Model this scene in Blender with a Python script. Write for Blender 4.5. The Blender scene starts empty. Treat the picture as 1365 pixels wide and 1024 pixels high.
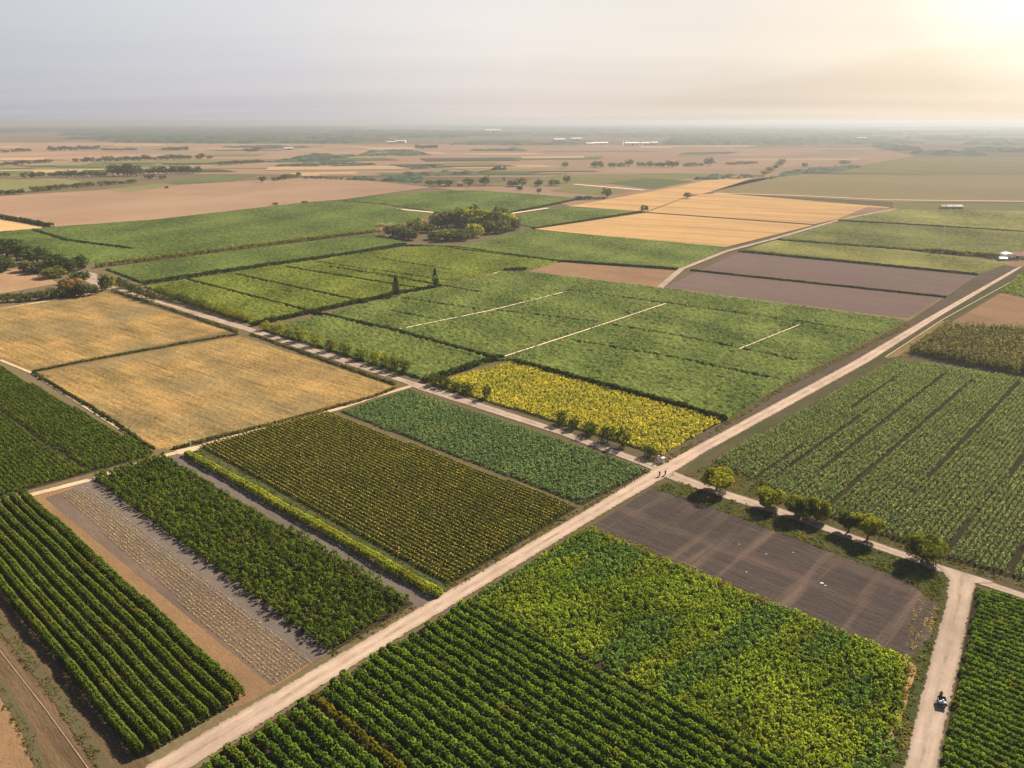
import bpy, bmesh, math, random
import numpy as np
from mathutils import Vector
from mathutils.geometry import tessellate_polygon

random.seed(7)
RNG = np.random.default_rng(7)
R = math.radians
SC = bpy.context.scene
COL = SC.collection

# ------------------------------------------------------------------ camera
CAM_H = 100.0
F_PX = 1024.0                     # focal length in pixels of the 1365 px wide photograph
HORIZON = 161.5
PITCH = math.atan((512 - HORIZON) / F_PX)
cam_data = bpy.data.cameras.new('camera')
cam_data.sensor_width = 36
cam_data.lens = F_PX / 1365 * 36
cam_data.clip_start = 0.5
cam_data.clip_end = 90000
cam = bpy.data.objects.new('camera', cam_data)
COL.objects.link(cam)
cam.location = (0, 0, CAM_H)
cam.rotation_euler = (R(90) - PITCH, 0, 0)
SC.camera = cam

# ------------------------------------------------------------------ sky and sun
SUN_AZ = R(47)                    # to the right of the view direction (+Y)
SUN_EL = R(35)
world = bpy.data.worlds.new('World')
SC.world = world
world.use_nodes = True


def build_world():
    nt = world.node_tree
    nt.nodes.clear()
    N = nt.nodes.new
    L = nt.links.new
    out = N('ShaderNodeOutputWorld')
    bg = N('ShaderNodeBackground')
    sky = N('ShaderNodeTexSky')
    sky.sky_type = 'NISHITA'
    sky.sun_disc = False
    sky.sun_elevation = SUN_EL
    sky.sun_rotation = SUN_AZ
    sky.altitude = 100
    sky.air_density = 1.0
    sky.dust_density = 1.5
    sky.ozone_density = 1.0
    tc = N('ShaderNodeTexCoord')
    # thin streaky cloud veil, laid out on a plane overhead
    sep = N('ShaderNodeSeparateXYZ')
    L(tc.outputs['Generated'], sep.inputs[0])
    zz = N('ShaderNodeMath'); zz.operation = 'MAXIMUM'; zz.inputs[1].default_value = 0.0
    L(sep.outputs[2], zz.inputs[0])
    za = N('ShaderNodeMath'); za.operation = 'ADD'; za.inputs[1].default_value = 0.045
    L(zz.outputs[0], za.inputs[0])
    dx = N('ShaderNodeMath'); dx.operation = 'DIVIDE'
    L(sep.outputs[0], dx.inputs[0]); L(za.outputs[0], dx.inputs[1])
    dy = N('ShaderNodeMath'); dy.operation = 'DIVIDE'
    L(sep.outputs[1], dy.inputs[0]); L(za.outputs[0], dy.inputs[1])
    cmb = N('ShaderNodeCombineXYZ')
    L(dx.outputs[0], cmb.inputs[0]); L(dy.outputs[0], cmb.inputs[1])
    mp = N('ShaderNodeMapping')
    mp.inputs['Rotation'].default_value = (0, 0, R(-24))
    mp.inputs['Scale'].default_value = (0.06, 0.24, 1)
    L(cmb.outputs[0], mp.inputs[0])
    nz = N('ShaderNodeTexNoise')
    nz.inputs['Scale'].default_value = 1.0
    nz.inputs['Detail'].default_value = 6
    nz.inputs['Roughness'].default_value = 0.55
    nz.inputs['Distortion'].default_value = 0.4
    L(mp.outputs[0], nz.inputs['Vector'])
    cr = N('ShaderNodeValToRGB')
    cr.color_ramp.elements[0].position = 0.36
    cr.color_ramp.elements[1].position = 0.64
    L(nz.outputs[0], cr.inputs[0])
    # how near the sun a direction lies (forward-scattering of the veil)
    sd = N('ShaderNodeCombineXYZ')
    gel = R(14)
    gaz = R(36)
    sd.inputs[0].default_value = math.sin(gaz) * math.cos(gel)
    sd.inputs[1].default_value = math.cos(gaz) * math.cos(gel)
    sd.inputs[2].default_value = math.sin(gel)
    nrm = N('ShaderNodeVectorMath'); nrm.operation = 'NORMALIZE'
    L(tc.outputs['Generated'], nrm.inputs[0])
    dot = N('ShaderNodeVectorMath'); dot.operation = 'DOT_PRODUCT'
    L(nrm.outputs[0], dot.inputs[0]); L(sd.outputs[0], dot.inputs[1])
    gl = N('ShaderNodeValToRGB')
    e = gl.color_ramp.elements
    e[0].position = 0.0; e[0].color = (0.45, 0.60, 0.95, 1)
    e[1].position = 1.0; e[1].color = (6.0, 5.6, 4.9, 1)
    for p, c in ((0.18, (1.05, 1.2, 1.5)), (0.35, (2.0, 2.0, 2.12)), (0.62, (2.5, 2.38, 2.38)), (0.80, (3.0, 2.68, 2.5)),
                 (0.92, (2.95, 2.6, 2.25)), (0.97, (3.3, 2.8, 2.25)), (0.988, (4.2, 3.75, 3.1))):
        k = e.new(p); k.color = (*c, 1)
    L(dot.outputs['Value'], gl.inputs[0])
    # the veil is greyer where a streak is thick
    dk = N('ShaderNodeMix'); dk.data_type = 'RGBA'; dk.blend_type = 'MULTIPLY'
    L(gl.outputs[0], dk.inputs['A'])
    fac = N('ShaderNodeMath'); fac.operation = 'MULTIPLY'; fac.inputs[1].default_value = 0.42
    L(cr.outputs[0], fac.inputs[0])
    L(fac.outputs[0], dk.inputs['Factor'])
    dk.inputs['B'].default_value = (0.74, 0.74, 0.80, 1)
    # clearer and whiter higher up
    up = N('ShaderNodeMapRange')
    up.inputs['From Min'].default_value = 0.0
    up.inputs['From Max'].default_value = 0.16
    L(sep.outputs[2], up.inputs['Value'])
    up2 = N('ShaderNodeMix'); up2.data_type = 'RGBA'; up2.blend_type = 'MULTIPLY'
    up2.inputs['B'].default_value = (1.2, 1.24, 1.25, 1)
    L(up.outputs[0], up2.inputs['Factor'])
    L(dk.outputs['Result'], up2.inputs['A'])
    # a low mauve bank on the left and a slanting grey streak towards the sun
    def rng(v, lo, hi):
        q = N('ShaderNodeMapRange')
        q.interpolation_type = 'SMOOTHSTEP'
        q.inputs['From Min'].default_value = lo
        q.inputs['From Max'].default_value = hi
        L(v, q.inputs['Value'])
        return q.outputs[0]

    def mth(op, a, b):
        q = N('ShaderNodeMath'); q.operation = op
        for i, v in enumerate((a, b)):
            if isinstance(v, (int, float)):
                q.inputs[i].default_value = v
            else:
                L(v, q.inputs[i])
        return q.outputs[0]

    az = mth('ARCTAN2', sep.outputs[0], sep.outputs[1])
    el = mth('ADD', sep.outputs[2], mth('MULTIPLY', mth('SUBTRACT', nz.outputs[0], 0.5), 0.045))
    m1 = mth('MULTIPLY', rng(el, 0.094, 0.068), rng(az, -0.05, -0.30))
    dl = mth('SUBTRACT', el, mth('ADD', 0.010, mth('MULTIPLY', az, 0.115)))
    m2 = mth('MULTIPLY', mth('MULTIPLY', rng(dl, 0.009, -0.004), rng(dl, -0.052, -0.008)), rng(az, 0.0, 0.32))
    for m_, c_ in ((m1, (0.955, 0.96, 1.0, 1)), (m2, (0.945, 0.925, 0.90, 1))):
        q = N('ShaderNodeMix'); q.data_type = 'RGBA'; q.blend_type = 'MULTIPLY'
        q.inputs['B'].default_value = c_
        L(m_, q.inputs['Factor'])
        L(up2.outputs['Result'], q.inputs['A'])
        up2 = q
    # the sky overhead is deeper than the bright hazy rim
    zn = N('ShaderNodeMapRange')
    zn.inputs['From Min'].default_value = 0.17
    zn.inputs['From Max'].default_value = 0.60
    L(sep.outputs[2], zn.inputs['Value'])
    zd = N('ShaderNodeMix'); zd.data_type = 'RGBA'; zd.blend_type = 'MULTIPLY'
    zd.inputs['B'].default_value = (0.34, 0.42, 0.54, 1)
    L(zn.outputs[0], zd.inputs['Factor'])
    L(up2.outputs['Result'], zd.inputs['A'])
    up2 = zd
    mix = N('ShaderNodeMix'); mix.data_type = 'RGBA'
    mix.inputs['Factor'].default_value = 0.95
    L(sky.outputs[0], mix.inputs['A'])
    L(up2.outputs['Result'], mix.inputs['B'])
    L(mix.outputs['Result'], bg.inputs['Color'])
    bg.inputs['Strength'].default_value = 0.098
    L(bg.outputs[0], out.inputs['Surface'])


build_world()
sun_data = bpy.data.lights.new('sun', 'SUN')
sun_data.energy = 5.0
sun_data.angle = R(3)
sun_data.color = (1.0, 0.85, 0.66)
sun = bpy.data.objects.new('sun', sun_data)
COL.objects.link(sun)
to_sun = Vector((math.sin(SUN_AZ) * math.cos(SUN_EL), math.cos(SUN_AZ) * math.cos(SUN_EL), math.sin(SUN_EL)))
sun.rotation_euler = to_sun.to_track_quat('Z', 'Y').to_euler()
sun.location = (0, 0, 300)

vs = SC.view_settings
vs.view_transform = 'Standard'
vs.look = 'None'
vs.exposure = 1.42
vs.gamma = 1
vs.use_curve_mapping = False
cy = SC.cycles
cy.max_bounces = 5
cy.diffuse_bounces = 2
cy.glossy_bounces = 1
cy.transmission_bounces = 3
cy.transparent_max_bounces = 8
cy.volume_bounces = 3
cy.use_denoising = True
cy.sample_clamp_indirect = 6
HAZE_DENSITY = 1.4e-4

# ------------------------------------------------------------------ geometry helpers


def G(px, py, z=0.0):
    """ground point (at height z) seen at pixel (px, py) of the photograph"""
    a = (px - 682.5) / F_PX
    b = (512 - py) / F_PX
    dy = math.cos(PITCH) + b * math.sin(PITCH)
    dz = -math.sin(PITCH) + b * math.cos(PITCH)
    t = (z - CAM_H) / dz
    return np.array((a * t, dy * t))


def GP(pts):
    return np.array([G(*p) for p in pts])


def upp(py):
    """metres of height per photo pixel for something standing at pixel row py"""
    return CAM_H / (py - HORIZON) * (1.0 + ((py - HORIZON) / F_PX) * 0.34)


_h = 161.5
UDIR = np.array((-510 - 682.5, math.hypot(F_PX, 512 - _h))); UDIR /= np.linalg.norm(UDIR)
VDIR = np.array((1690 - 682.5, math.hypot(F_PX, 512 - _h))); VDIR /= np.linalg.norm(VDIR)


def inside(pts, poly):
    """even-odd test of pts (N,2) in poly (M,2)"""
    x, y = pts[:, 0], pts[:, 1]
    r = np.zeros(len(pts), bool)
    n = len(poly)
    for i in range(n):
        x0, y0 = poly[i]; x1, y1 = poly[(i + 1) % n]
        if y0 == y1:
            continue
        c = ((y0 > y) != (y1 > y)) & (x < (x1 - x0) * (y - y0) / (y1 - y0) + x0)
        r ^= c
    return r


def seg_dist(pts, a, b):
    d = b - a
    t = np.clip(((pts - a) @ d) / (d @ d), 0, 1)
    return np.linalg.norm(pts - (a + t[:, None] * d), axis=1)


def line_dist(pts, line):
    r = np.full(len(pts), 1e9)
    for a, b in zip(line[:-1], line[1:]):
        r = np.minimum(r, seg_dist(pts, a, b))
    return r


def edge_dist(pts, poly):
    return line_dist(pts, np.vstack([poly, poly[:1]]))


def rows_in(poly, d, pitch, inset=0.0, phase=0.5):
    """parallel segments along d that fill poly, in order along the normal"""
    nrm = np.array((-d[1], d[0]))
    t = poly @ nrm
    out = []
    k = t.min() + pitch * phase
    while k < t.max():
        xs = []
        for i in range(len(poly)):
            a, b = poly[i], poly[(i + 1) % len(poly)]
            ta, tb = a @ nrm, b @ nrm
            if (ta > k) != (tb > k):
                p = a + (b - a) * ((k - ta) / (tb - ta))
                xs.append((p @ d, p))
        xs.sort(key=lambda q: q[0])
        for i in range(0, len(xs) - 1, 2):
            if xs[i + 1][0] - xs[i][0] > 2 * inset + 1:
                out.append((xs[i][1] + d * inset, xs[i + 1][1] - d * inset))
        k += pitch
    return out


def plants_on_rows(rows, step, jit=0.15, wob=0.15):
    res = []
    for a, b in rows:
        L = np.linalg.norm(b - a)
        n = max(2, int(L / step))
        t = (np.arange(n) + 0.5 + RNG.uniform(-jit, jit, n)) / n
        p = a + (b - a) * t[:, None]
        res.append(p + RNG.normal(0, wob, p.shape))
    return np.vstack(res)


def smooth_noise(p, scale, seed=0):
    """cheap smooth value noise on (N,2) points, about 0..1"""
    r = np.random.default_rng(seed)
    v = np.zeros(len(p))
    for k in range(6):
        a = r.uniform(0, 6.283); f = r.uniform(0.6, 1.7) * 6.283 / scale
        v += np.sin((p[:, 0] * math.cos(a) + p[:, 1] * math.sin(a)) * f + r.uniform(0, 6.283))
    return 0.5 + v / 7.0


def tag(o, label=None, cat=None, group=None, kind=None):
    if label: o['label'] = label
    if cat: o['category'] = cat
    if group: o['group'] = group
    if kind: o['kind'] = kind
    return o


def link(o, parent=None):
    COL.objects.link(o)
    if parent: o.parent = parent
    return o


def empty(name, loc, rz=0.0):
    o = bpy.data.objects.new(name, None)
    o.location = (loc[0], loc[1], loc[2] if len(loc) > 2 else 0)
    o.rotation_euler = (0, 0, rz)
    o.empty_display_size = 0.3
    return link(o)


def mesh_np(name, verts, faces, mat, tint=None, uv=None, smooth=False):
    """verts (N,3), faces (M,k) all the same k, tint per face"""
    me = bpy.data.meshes.new(name)
    nv, nf, k = len(verts), len(faces), faces.shape[1]
    me.vertices.add(nv)
    me.vertices.foreach_set('co', np.ascontiguousarray(verts, np.float32).ravel())
    me.loops.add(nf * k)
    me.loops.foreach_set('vertex_index', np.ascontiguousarray(faces, np.int32).ravel())
    me.polygons.add(nf)
    me.polygons.foreach_set('loop_start', np.arange(0, nf * k, k, dtype=np.int32))
    if smooth:
        me.polygons.foreach_set('use_smooth', np.ones(nf, bool))
    me.update(calc_edges=True)
    if tint is not None:
        at = me.attributes.new('tint', 'FLOAT', 'FACE')
        at.data.foreach_set('value', np.ascontiguousarray(tint, np.float32))
    if uv is not None:
        ul = me.uv_layers.new(name='UVMap')
        ul.data.foreach_set('uv', np.ascontiguousarray(uv[faces.ravel()], np.float32).ravel())
    if mat is not None:
        me.materials.append(mat)
    return me


def obj(name, me, parent=None, loc=None):
    o = bpy.data.objects.new(name, me)
    if loc is not None:
        o.location = (loc[0], loc[1], loc[2] if len(loc) > 2 else 0)
    return link(o, parent)


def sheet(name, poly, z, mat, px=True, kind='structure'):
    """flat field or soil sheet from a polygon (photo pixels or metres)"""
    g = GP(poly) if px else np.asarray(poly)
    tris = tessellate_polygon([[Vector((p[0], p[1], 0)) for p in g]])
    v = np.column_stack([g, np.full(len(g), z)])
    f = np.array(tris)
    # wind upwards
    for i in range(len(f)):
        a, b, c = g[f[i][0]], g[f[i][1]], g[f[i][2]]
        if (b[0] - a[0]) * (c[1] - a[1]) - (b[1] - a[1]) * (c[0] - a[0]) < 0:
            f[i] = f[i][::-1]
    return tag(obj(name, mesh_np(name, v, f, mat)), kind=kind)


def ribbon(name, left, right, z, mat, px=True, step=4.0, kind='structure', wob=0.0):
    """a road or path between two edge lines with matching points; UV u across 0..1, v along in metres"""
    l = GP(left) if px else np.asarray(left)
    r = GP(right) if px else np.asarray(right)
    V, U = [], []
    s = 0.0
    for i in range(len(l) - 1):
        n = max(1, min(400, int(np.linalg.norm(l[i + 1] - l[i]) / step)))
        for k in range(n + (1 if i == len(l) - 2 else 0)):
            t = k / n
            a = l[i] + (l[i + 1] - l[i]) * t
            b = r[i] + (r[i + 1] - r[i]) * t
            w = (b - a) * wob
            a = a + w * random.uniform(-1, 1); b = b + w * random.uniform(-1, 1)
            m = (a + b) / 2
            if V:
                s += np.linalg.norm(m - pm)
            pm = m
            V += [(*a, z), (*((a + b) / 2), z), (*b, z)]
            U += [(0, s), (0.5, s), (1, s)]
    V = np.array(V); U = np.array(U)
    n = len(V) // 3
    F = []
    for i in range(n - 1):
        for k in (0, 1):
            q = (3 * i + k, 3 * i + k + 1, 3 * i + k + 4, 3 * i + k + 3)
            F.append(q)
    F = np.array(F)
    a, b, c = V[F[0][0]], V[F[0][1]], V[F[0][2]]
    if (b[0] - a[0]) * (c[1] - a[1]) - (b[1] - a[1]) * (c[0] - a[0]) < 0:
        F = F[:, ::-1]
    return tag(obj(name, mesh_np(name, V, F, mat, uv=U)), kind=kind)


def around(line, width):
    """left and right edges of a path of the given width along a line in metres"""
    line = np.asarray(line)
    d = np.gradient(line, axis=0)
    d /= np.linalg.norm(d, axis=1)[:, None]
    n = np.column_stack([-d[:, 1], d[:, 0]])
    return line + n * width / 2, line - n * width / 2


def unit(v):
    return v / np.maximum(1e-9, np.linalg.norm(v, axis=1))[:, None]


def leaf_quads(c, nrm, size, aspect=1.0, tint=None):
    """one bent leaf clump (two triangles folded as a quad) per centre"""
    n = len(c)
    nrm = unit(nrm)
    ref = unit(RNG.normal(0, 1, (n, 3)))
    t = unit(np.cross(nrm, ref))
    b = np.cross(nrm, t)
    s = np.broadcast_to(np.asarray(size, float), (n,))[:, None] * RNG.uniform(0.7, 1.35, (n, 1))
    fold = s * RNG.uniform(-0.05, 0.3, (n, 1))
    v = np.empty((n, 4, 3))
    v[:, 0] = c - t * s * 0.62
    v[:, 1] = c - b * s * 0.5 * aspect + nrm * fold
    v[:, 2] = c + t * s * 0.62
    v[:, 3] = c + b * s * 0.5 * aspect + nrm * fold
    f = np.arange(n * 4).reshape(n, 4)
    return v.reshape(-1, 3), f


def bush_points(p, z0, rad, hgt, n, fill=0.35):
    """n leaf centres and outward normals on dome-shaped plants standing at p (N,2)"""
    N = len(p)
    d = unit(RNG.normal(0, 1, (N * n, 3)))
    d[:, 2] = np.abs(d[:, 2]) * 0.95 - 0.15 * (RNG.random(N * n) < 0.45)
    d = unit(d)
    r = 1.0 - fill * RNG.random(N * n) ** 1.6
    rr = np.repeat(np.broadcast_to(rad, (N,)), n)
    hh = np.repeat(np.broadcast_to(hgt, (N,)), n)
    base = np.repeat(np.column_stack([p, np.broadcast_to(z0, (N,))]), n, axis=0)
    c = base + np.column_stack([d[:, 0] * r * rr, d[:, 1] * r * rr, hh * 0.30 + d[:, 2] * r * hh * 0.7])
    nn = d + RNG.normal(0, 0.45, d.shape)
    return c, nn


def crop_mesh(name, p, rad, hgt, n, size, mat, z0=0.0, tint_spread=0.62, bias=None, fill=0.35):
    """leafy plants at p as one mesh; every plant has its own size and tint"""
    N = len(p)
    k = RNG.uniform(0.72, 1.28, N)
    c, nn = bush_points(p, z0, rad * k, hgt * RNG.uniform(0.65, 1.35, N), n, fill)
    v, f = leaf_quads(c, nn, size)
    pt = RNG.random(N) if bias is None else np.clip(bias + RNG.normal(0, 0.16, N), 0, 1)
    t = np.clip(np.repeat(pt, n) * tint_spread + RNG.random(N * n) * (1 - tint_spread), 0, 1)
    return mesh_np(name, v, f, mat, tint=t)


def canopy_mesh(name, poly, d, sp, height, rough, mat, gaps=(), row=None, patch=None, holes=None):
    """the rough top of a dense crop as a grid of small facets along d; gaps = [(line, half width)]"""
    d = np.asarray(d)
    e = np.array((-d[1], d[0]))
    a, b = poly @ d, poly @ e
    na, nb = int((a.max() - a.min()) / sp) + 3, int((b.max() - b.min()) / sp) + 3
    A = a.min() - sp + np.arange(na) * sp
    B = b.min() - sp + np.arange(nb) * sp
    aa, bb = np.meshgrid(A, B, indexing='ij')
    aa = aa + RNG.uniform(-0.3, 0.3, aa.shape) * sp
    bb = bb + RNG.uniform(-0.3, 0.3, bb.shape) * sp
    P = aa.ravel()[:, None] * d + bb.ravel()[:, None] * e
    ins = inside(P, poly)
    if holes:
        ins &= smooth_noise(P, holes[0], 17) * 0.7 + smooth_noise(P * 1.0, holes[0] * 0.3, 23) * 0.3 > holes[1]
    for line, hw in gaps:
        ins &= line_dist(P, line) > hw
    h = height * (1 - rough * RNG.random(len(P)))
    if row:
        h *= 0.72 + 0.28 * np.cos(2 * math.pi * bb.ravel() / row)
    z = np.where(ins, h, -0.12)
    idx = np.arange(na * nb).reshape(na, nb)
    q = np.stack([idx[:-1, :-1], idx[1:, :-1], idx[1:, 1:], idx[:-1, 1:]], -1).reshape(-1, 4)
    keep = ins[q].any(axis=1)
    q = q[keep]
    used = np.unique(q)
    mp = np.full(na * nb, -1); mp[used] = np.arange(len(used))
    q = mp[q]
    V = np.column_stack([P, z])[used]
    cen = V[q].mean(axis=1)[:, :2]
    t = RNG.random(len(q))
    if patch:
        if isinstance(patch, tuple):
            q2 = np.column_stack([cen @ d / patch[0], cen @ e / patch[1]])
            t = np.clip(0.45 * t + 0.35 * smooth_noise(q2, 1.0, 3) + 0.3 * smooth_noise(q2, 0.37, 9) - 0.05, 0, 1)
        else:
            t = np.clip(0.6 * t + 0.4 * smooth_noise(cen, patch, 3), 0, 1)
    return mesh_np(name, V, q, mat, tint=t)


# ------------------------------------------------------------------ materials


class NT:
    def __init__(s, name):
        s.m = bpy.data.materials.new(name)
        s.m.use_nodes = True
        s.t = s.m.node_tree
        s.t.nodes.clear()
        s.out = s.t.nodes.new('ShaderNodeOutputMaterial')

    def n(s, typ, **k):
        q = s.t.nodes.new('ShaderNode' + typ)
        for a, b in k.items():
            setattr(q, a, b)
        return q

    def l(s, a, b):
        s.t.links.new(a, b)

    def setin(s, node, name, val):
        if isinstance(val, bpy.types.NodeSocket):
            s.l(val, node.inputs[name])
        else:
            node.inputs[name].default_value = val

    def math(s, op, a, b=0.0, clamp=False):
        q = s.n('Math', operation=op, use_clamp=clamp)
        s.setin(q, 0, a); s.setin(q, 1, b)
        return q.outputs[0]

    def mix(s, fac, a, b, blend='MIX'):
        q = s.n('Mix', data_type='RGBA', blend_type=blend)
        s.setin(q, 'Factor', fac)
        for nm, v in (('A', a), ('B', b)):
            s.setin(q, nm, v if isinstance(v, bpy.types.NodeSocket) else (*v[:3], 1))
        return q.outputs['Result']

    def pos(s):
        return s.n('NewGeometry').outputs['Position']

    def mapped(s, vec, rot=0.0, scale=(1, 1, 1)):
        # axis-aligned noise coordinates turned to a field's own direction
        vr = s.n('VectorRotate', rotation_type='Z_AXIS')
        s.l(vec, vr.inputs['Vector'])
        vr.inputs['Angle'].default_value = -rot
        q = s.n('Mapping')
        s.l(vr.outputs[0], q.inputs[0])
        q.inputs['Scale'].default_value = scale
        return q.outputs[0]

    def noise(s, vec, scale, detail=4, rough=0.55, lo=0.3, hi=0.7, dist=0.0):
        q = s.n('TexNoise')
        s.l(vec, q.inputs['Vector'])
        q.inputs['Scale'].default_value = scale
        q.inputs['Detail'].default_value = detail
        q.inputs['Roughness'].default_value = rough
        q.inputs['Distortion'].default_value = dist
        r = s.n('MapRange')
        s.l(q.outputs[0], r.inputs['Value'])
        r.inputs['From Min'].default_value = lo
        r.inputs['From Max'].default_value = hi
        return r.outputs[0]

    def ramp(s, v, lo, hi):
        r = s.n('MapRange')
        s.l(v, r.inputs['Value'])
        r.inputs['From Min'].default_value = lo
        r.inputs['From Max'].default_value = hi
        return r.outputs[0]


def ang(d):
    return math.atan2(d[1], d[0])


def soil_mat(name, c1, c2, c3=None, patch=40, fine=1.0, rot=0.0, stripe=0.0, stripe_col=None, stripe_w=(0.02, 0.6),
             bump=0.25, aniso=5.0, c3amt=0.6, bands=None, grain_amt=0.35):
    """bare soil or stubble: fine grain drawn out along the working direction, larger patches, optional stripes"""
    s = NT(name)
    p = s.pos()
    m = s.mapped(p, rot, (1.0 / aniso, 1.0, 1.0))
    col = s.mix(s.noise(m, 0.9 * fine, 5, 0.65, 0.32, 0.68), c1, c2)
    big = s.noise(s.mapped(p, rot, (0.55, 1, 1)), 1.0 / patch, 5, 0.6, 0.42, 0.66)
    if c3 is not None:
        col = s.mix(s.math('MULTIPLY', big, c3amt), col, c3)
    if stripe:
        ms = s.mapped(p, rot, (stripe_w[0], stripe_w[1], 1.0))
        col = s.mix(s.math('MULTIPLY', s.noise(ms, 1.0, 3, 0.6, 0.45, 0.62), stripe), col, stripe_col)
    for rot2, sc, lo, hi, bc, amt in (bands or ()):
        mb = s.mapped(p, rot2, (sc[0], sc[1], 1.0))
        col = s.mix(s.math('MULTIPLY', s.noise(mb, 1.0, 4, 0.6, lo, hi), amt), col, bc)
    grain = s.noise(p, 2.2 * fine, 4, 0.75, 0.28, 0.72)
    col = s.mix(grain_amt, col, s.mix(grain, (0.3, 0.3, 0.3), (1.65, 1.65, 1.65)), 'MULTIPLY')
    d = s.n('BsdfDiffuse')
    d.inputs['Roughness'].default_value = 0.6
    s.l(col, d.inputs['Color'])
    if bump:
        b = s.n('Bump')
        b.inputs['Strength'].default_value = bump
        b.inputs['Distance'].default_value = 0.4
        s.l(s.noise(m, 1.6 * fine, 4, 0.7, 0.2, 0.8), b.inputs['Height'])
        s.l(b.outputs[0], d.inputs['Normal'])
    s.l(d.outputs[0], s.out.inputs['Surface'])
    return s.m


def leaf_mat(name, dark, light, accent=None, patch=25, acc=(0.52, 0.66), acc_amt=0.8, trans=0.44, objvar=0.0, dry=None):
    """foliage: each leaf clump its own tint between dark and light, accent colour in drifting patches"""
    s = NT(name)
    at = s.n('Attribute', attribute_name='tint')
    t = at.outputs['Fac']
    dark = tuple(c * k for c, k in zip(dark, (0.55, 0.58, 0.45)))
    light = tuple(c * k for c, k in zip(light, (1.4, 1.38, 1.05)))
    col = s.mix(t, dark, light)
    p = s.pos()
    if accent is not None:
        pn = s.noise(p, 1.0 / patch, 4, 0.6, acc[0], acc[1])
        w = s.noise(p, 0.8, 2, 0.5, 0.35, 0.65)
        k = s.math('MULTIPLY', s.math('MULTIPLY', pn, s.math('ADD', s.math('MULTIPLY', w, 0.6), 0.4)), acc_amt)
        col = s.mix(k, col, accent)
    if dry is not None:
        k = s.math('MULTIPLY', s.ramp(t, 0.86, 0.93), 0.8)
        col = s.mix(k, col, dry)
    col = s.mix(0.5, col, s.mix(s.noise(p, 0.045, 3, 0.5, 0.3, 0.7), (0.72, 0.78, 0.74), (1.25, 1.2, 1.1)), 'MULTIPLY')
    if objvar:
        oi = s.n('ObjectInfo')
        col = s.mix(objvar, col, s.mix(oi.outputs['Random'], (0.6, 0.75, 0.85), (1.5, 1.25, 0.8)), 'MULTIPLY')
    d = s.n('BsdfDiffuse')
    s.l(col, d.inputs['Color'])
    tr = s.n('BsdfTranslucent')
    s.l(s.mix(1.0, col, (1.5, 1.45, 0.7), 'MULTIPLY'), tr.inputs['Color'])
    mx = s.n('MixShader')
    mx.inputs[0].default_value = trans
    s.l(d.outputs[0], mx.inputs[1]); s.l(tr.outputs[0], mx.inputs[2])
    s.l(mx.outputs[0], s.out.inputs['Surface'])
    return s.m


def road_mat(name, base, light, edge, track=(0.27, 0.73), tw=0.10, crown=None, ragged=0.22, seed=0.0):
    """worn dirt road: two paler wheel tracks along UV v, a duller crown, ragged transparent edges"""
    s = NT(name)
    uvn = s.n('UVMap')
    sep = s.n('SeparateXYZ')
    s.l(uvn.outputs[0], sep.inputs[0])
    u = sep.outputs[0]
    p = s.pos()
    wv = s.n('CombineXYZ')
    s.l(s.math('MULTIPLY', u, 3.0), wv.inputs[0])
    s.l(s.math('MULTIPLY', sep.outputs[1], 0.05), wv.inputs[1])
    wv.inputs[2].default_value = seed
    long = s.noise(wv.outputs[0], 2.6, 4, 0.6, 0.3, 0.7)
    col = s.mix(long, base, light)
    for tk in track:
        dst = s.math('ABSOLUTE', s.math('SUBTRACT', u, tk))
        k = s.ramp(dst, tw, tw * 0.3)
        col = s.mix(s.math('MULTIPLY', k, s.math('ADD', s.math('MULTIPLY', long, 0.5), 0.35)), col, light)
    if crown is not None:
        dst = s.math('ABSOLUTE', s.math('SUBTRACT', u, 0.5))
        k = s.math('MULTIPLY', s.ramp(dst, 0.09, 0.02), s.noise(p, 0.25, 4, 0.6, 0.4, 0.65))
        col = s.mix(k, col, crown)
    patch = s.noise(p, 0.10, 6, 0.7, 0.38, 0.68)
    col = s.mix(s.math('MULTIPLY', patch, 0.5), col, edge)
    damp = s.noise(p, 0.035, 4, 0.6, 0.52, 0.68)
    col = s.mix(s.math('MULTIPLY', damp, 0.4), col, tuple(c * 0.62 for c in base))
    ed = s.math('ABSOLUTE', s.math('SUBTRACT', u, 0.5))
    col = s.mix(s.math('MULTIPLY', s.ramp(ed, 0.33, 0.5), 0.7), col, edge)
    col = s.mix(0.3, col, s.mix(s.noise(p, 2.2, 4, 0.7, 0.25, 0.75), (0.6, 0.6, 0.6), (1.35, 1.35, 1.35)), 'MULTIPLY')
    d = s.n('BsdfDiffuse')
    s.l(col, d.inputs['Color'])
    tr = s.n('BsdfTransparent')
    rag = s.math('ADD', ed, s.math('MULTIPLY', s.math('SUBTRACT', s.noise(p, 0.7, 5, 0.7, 0.2, 0.8), 0.5), ragged))
    mx = s.n('MixShader')
    s.l(s.ramp(rag, 0.43, 0.475), mx.inputs[0])
    s.l(d.outputs[0], mx.inputs[1]); s.l(tr.outputs[0], mx.inputs[2])
    s.l(mx.outputs[0], s.out.inputs['Surface'])
    return s.m


def plain_mat(name, c, rough=0.6, metal=0.0, var=0.25, scale=3.0):
    s = NT(name)
    b = s.n('BsdfPrincipled')
    tc = s.n('TexCoord')
    nz = s.noise(tc.outputs['Object'], scale, 4, 0.6, 0.3, 0.7)
    col = s.mix(nz, tuple(x * (1 - var) for x in c), tuple(min(1, x * (1 + var * 0.5)) for x in c))
    s.l(col, b.inputs['Base Color'])
    b.inputs['Roughness'].default_value = rough
    b.inputs['Metallic'].default_value = metal
    s.l(b.outputs[0], s.out.inputs['Surface'])
    return s.m


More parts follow.
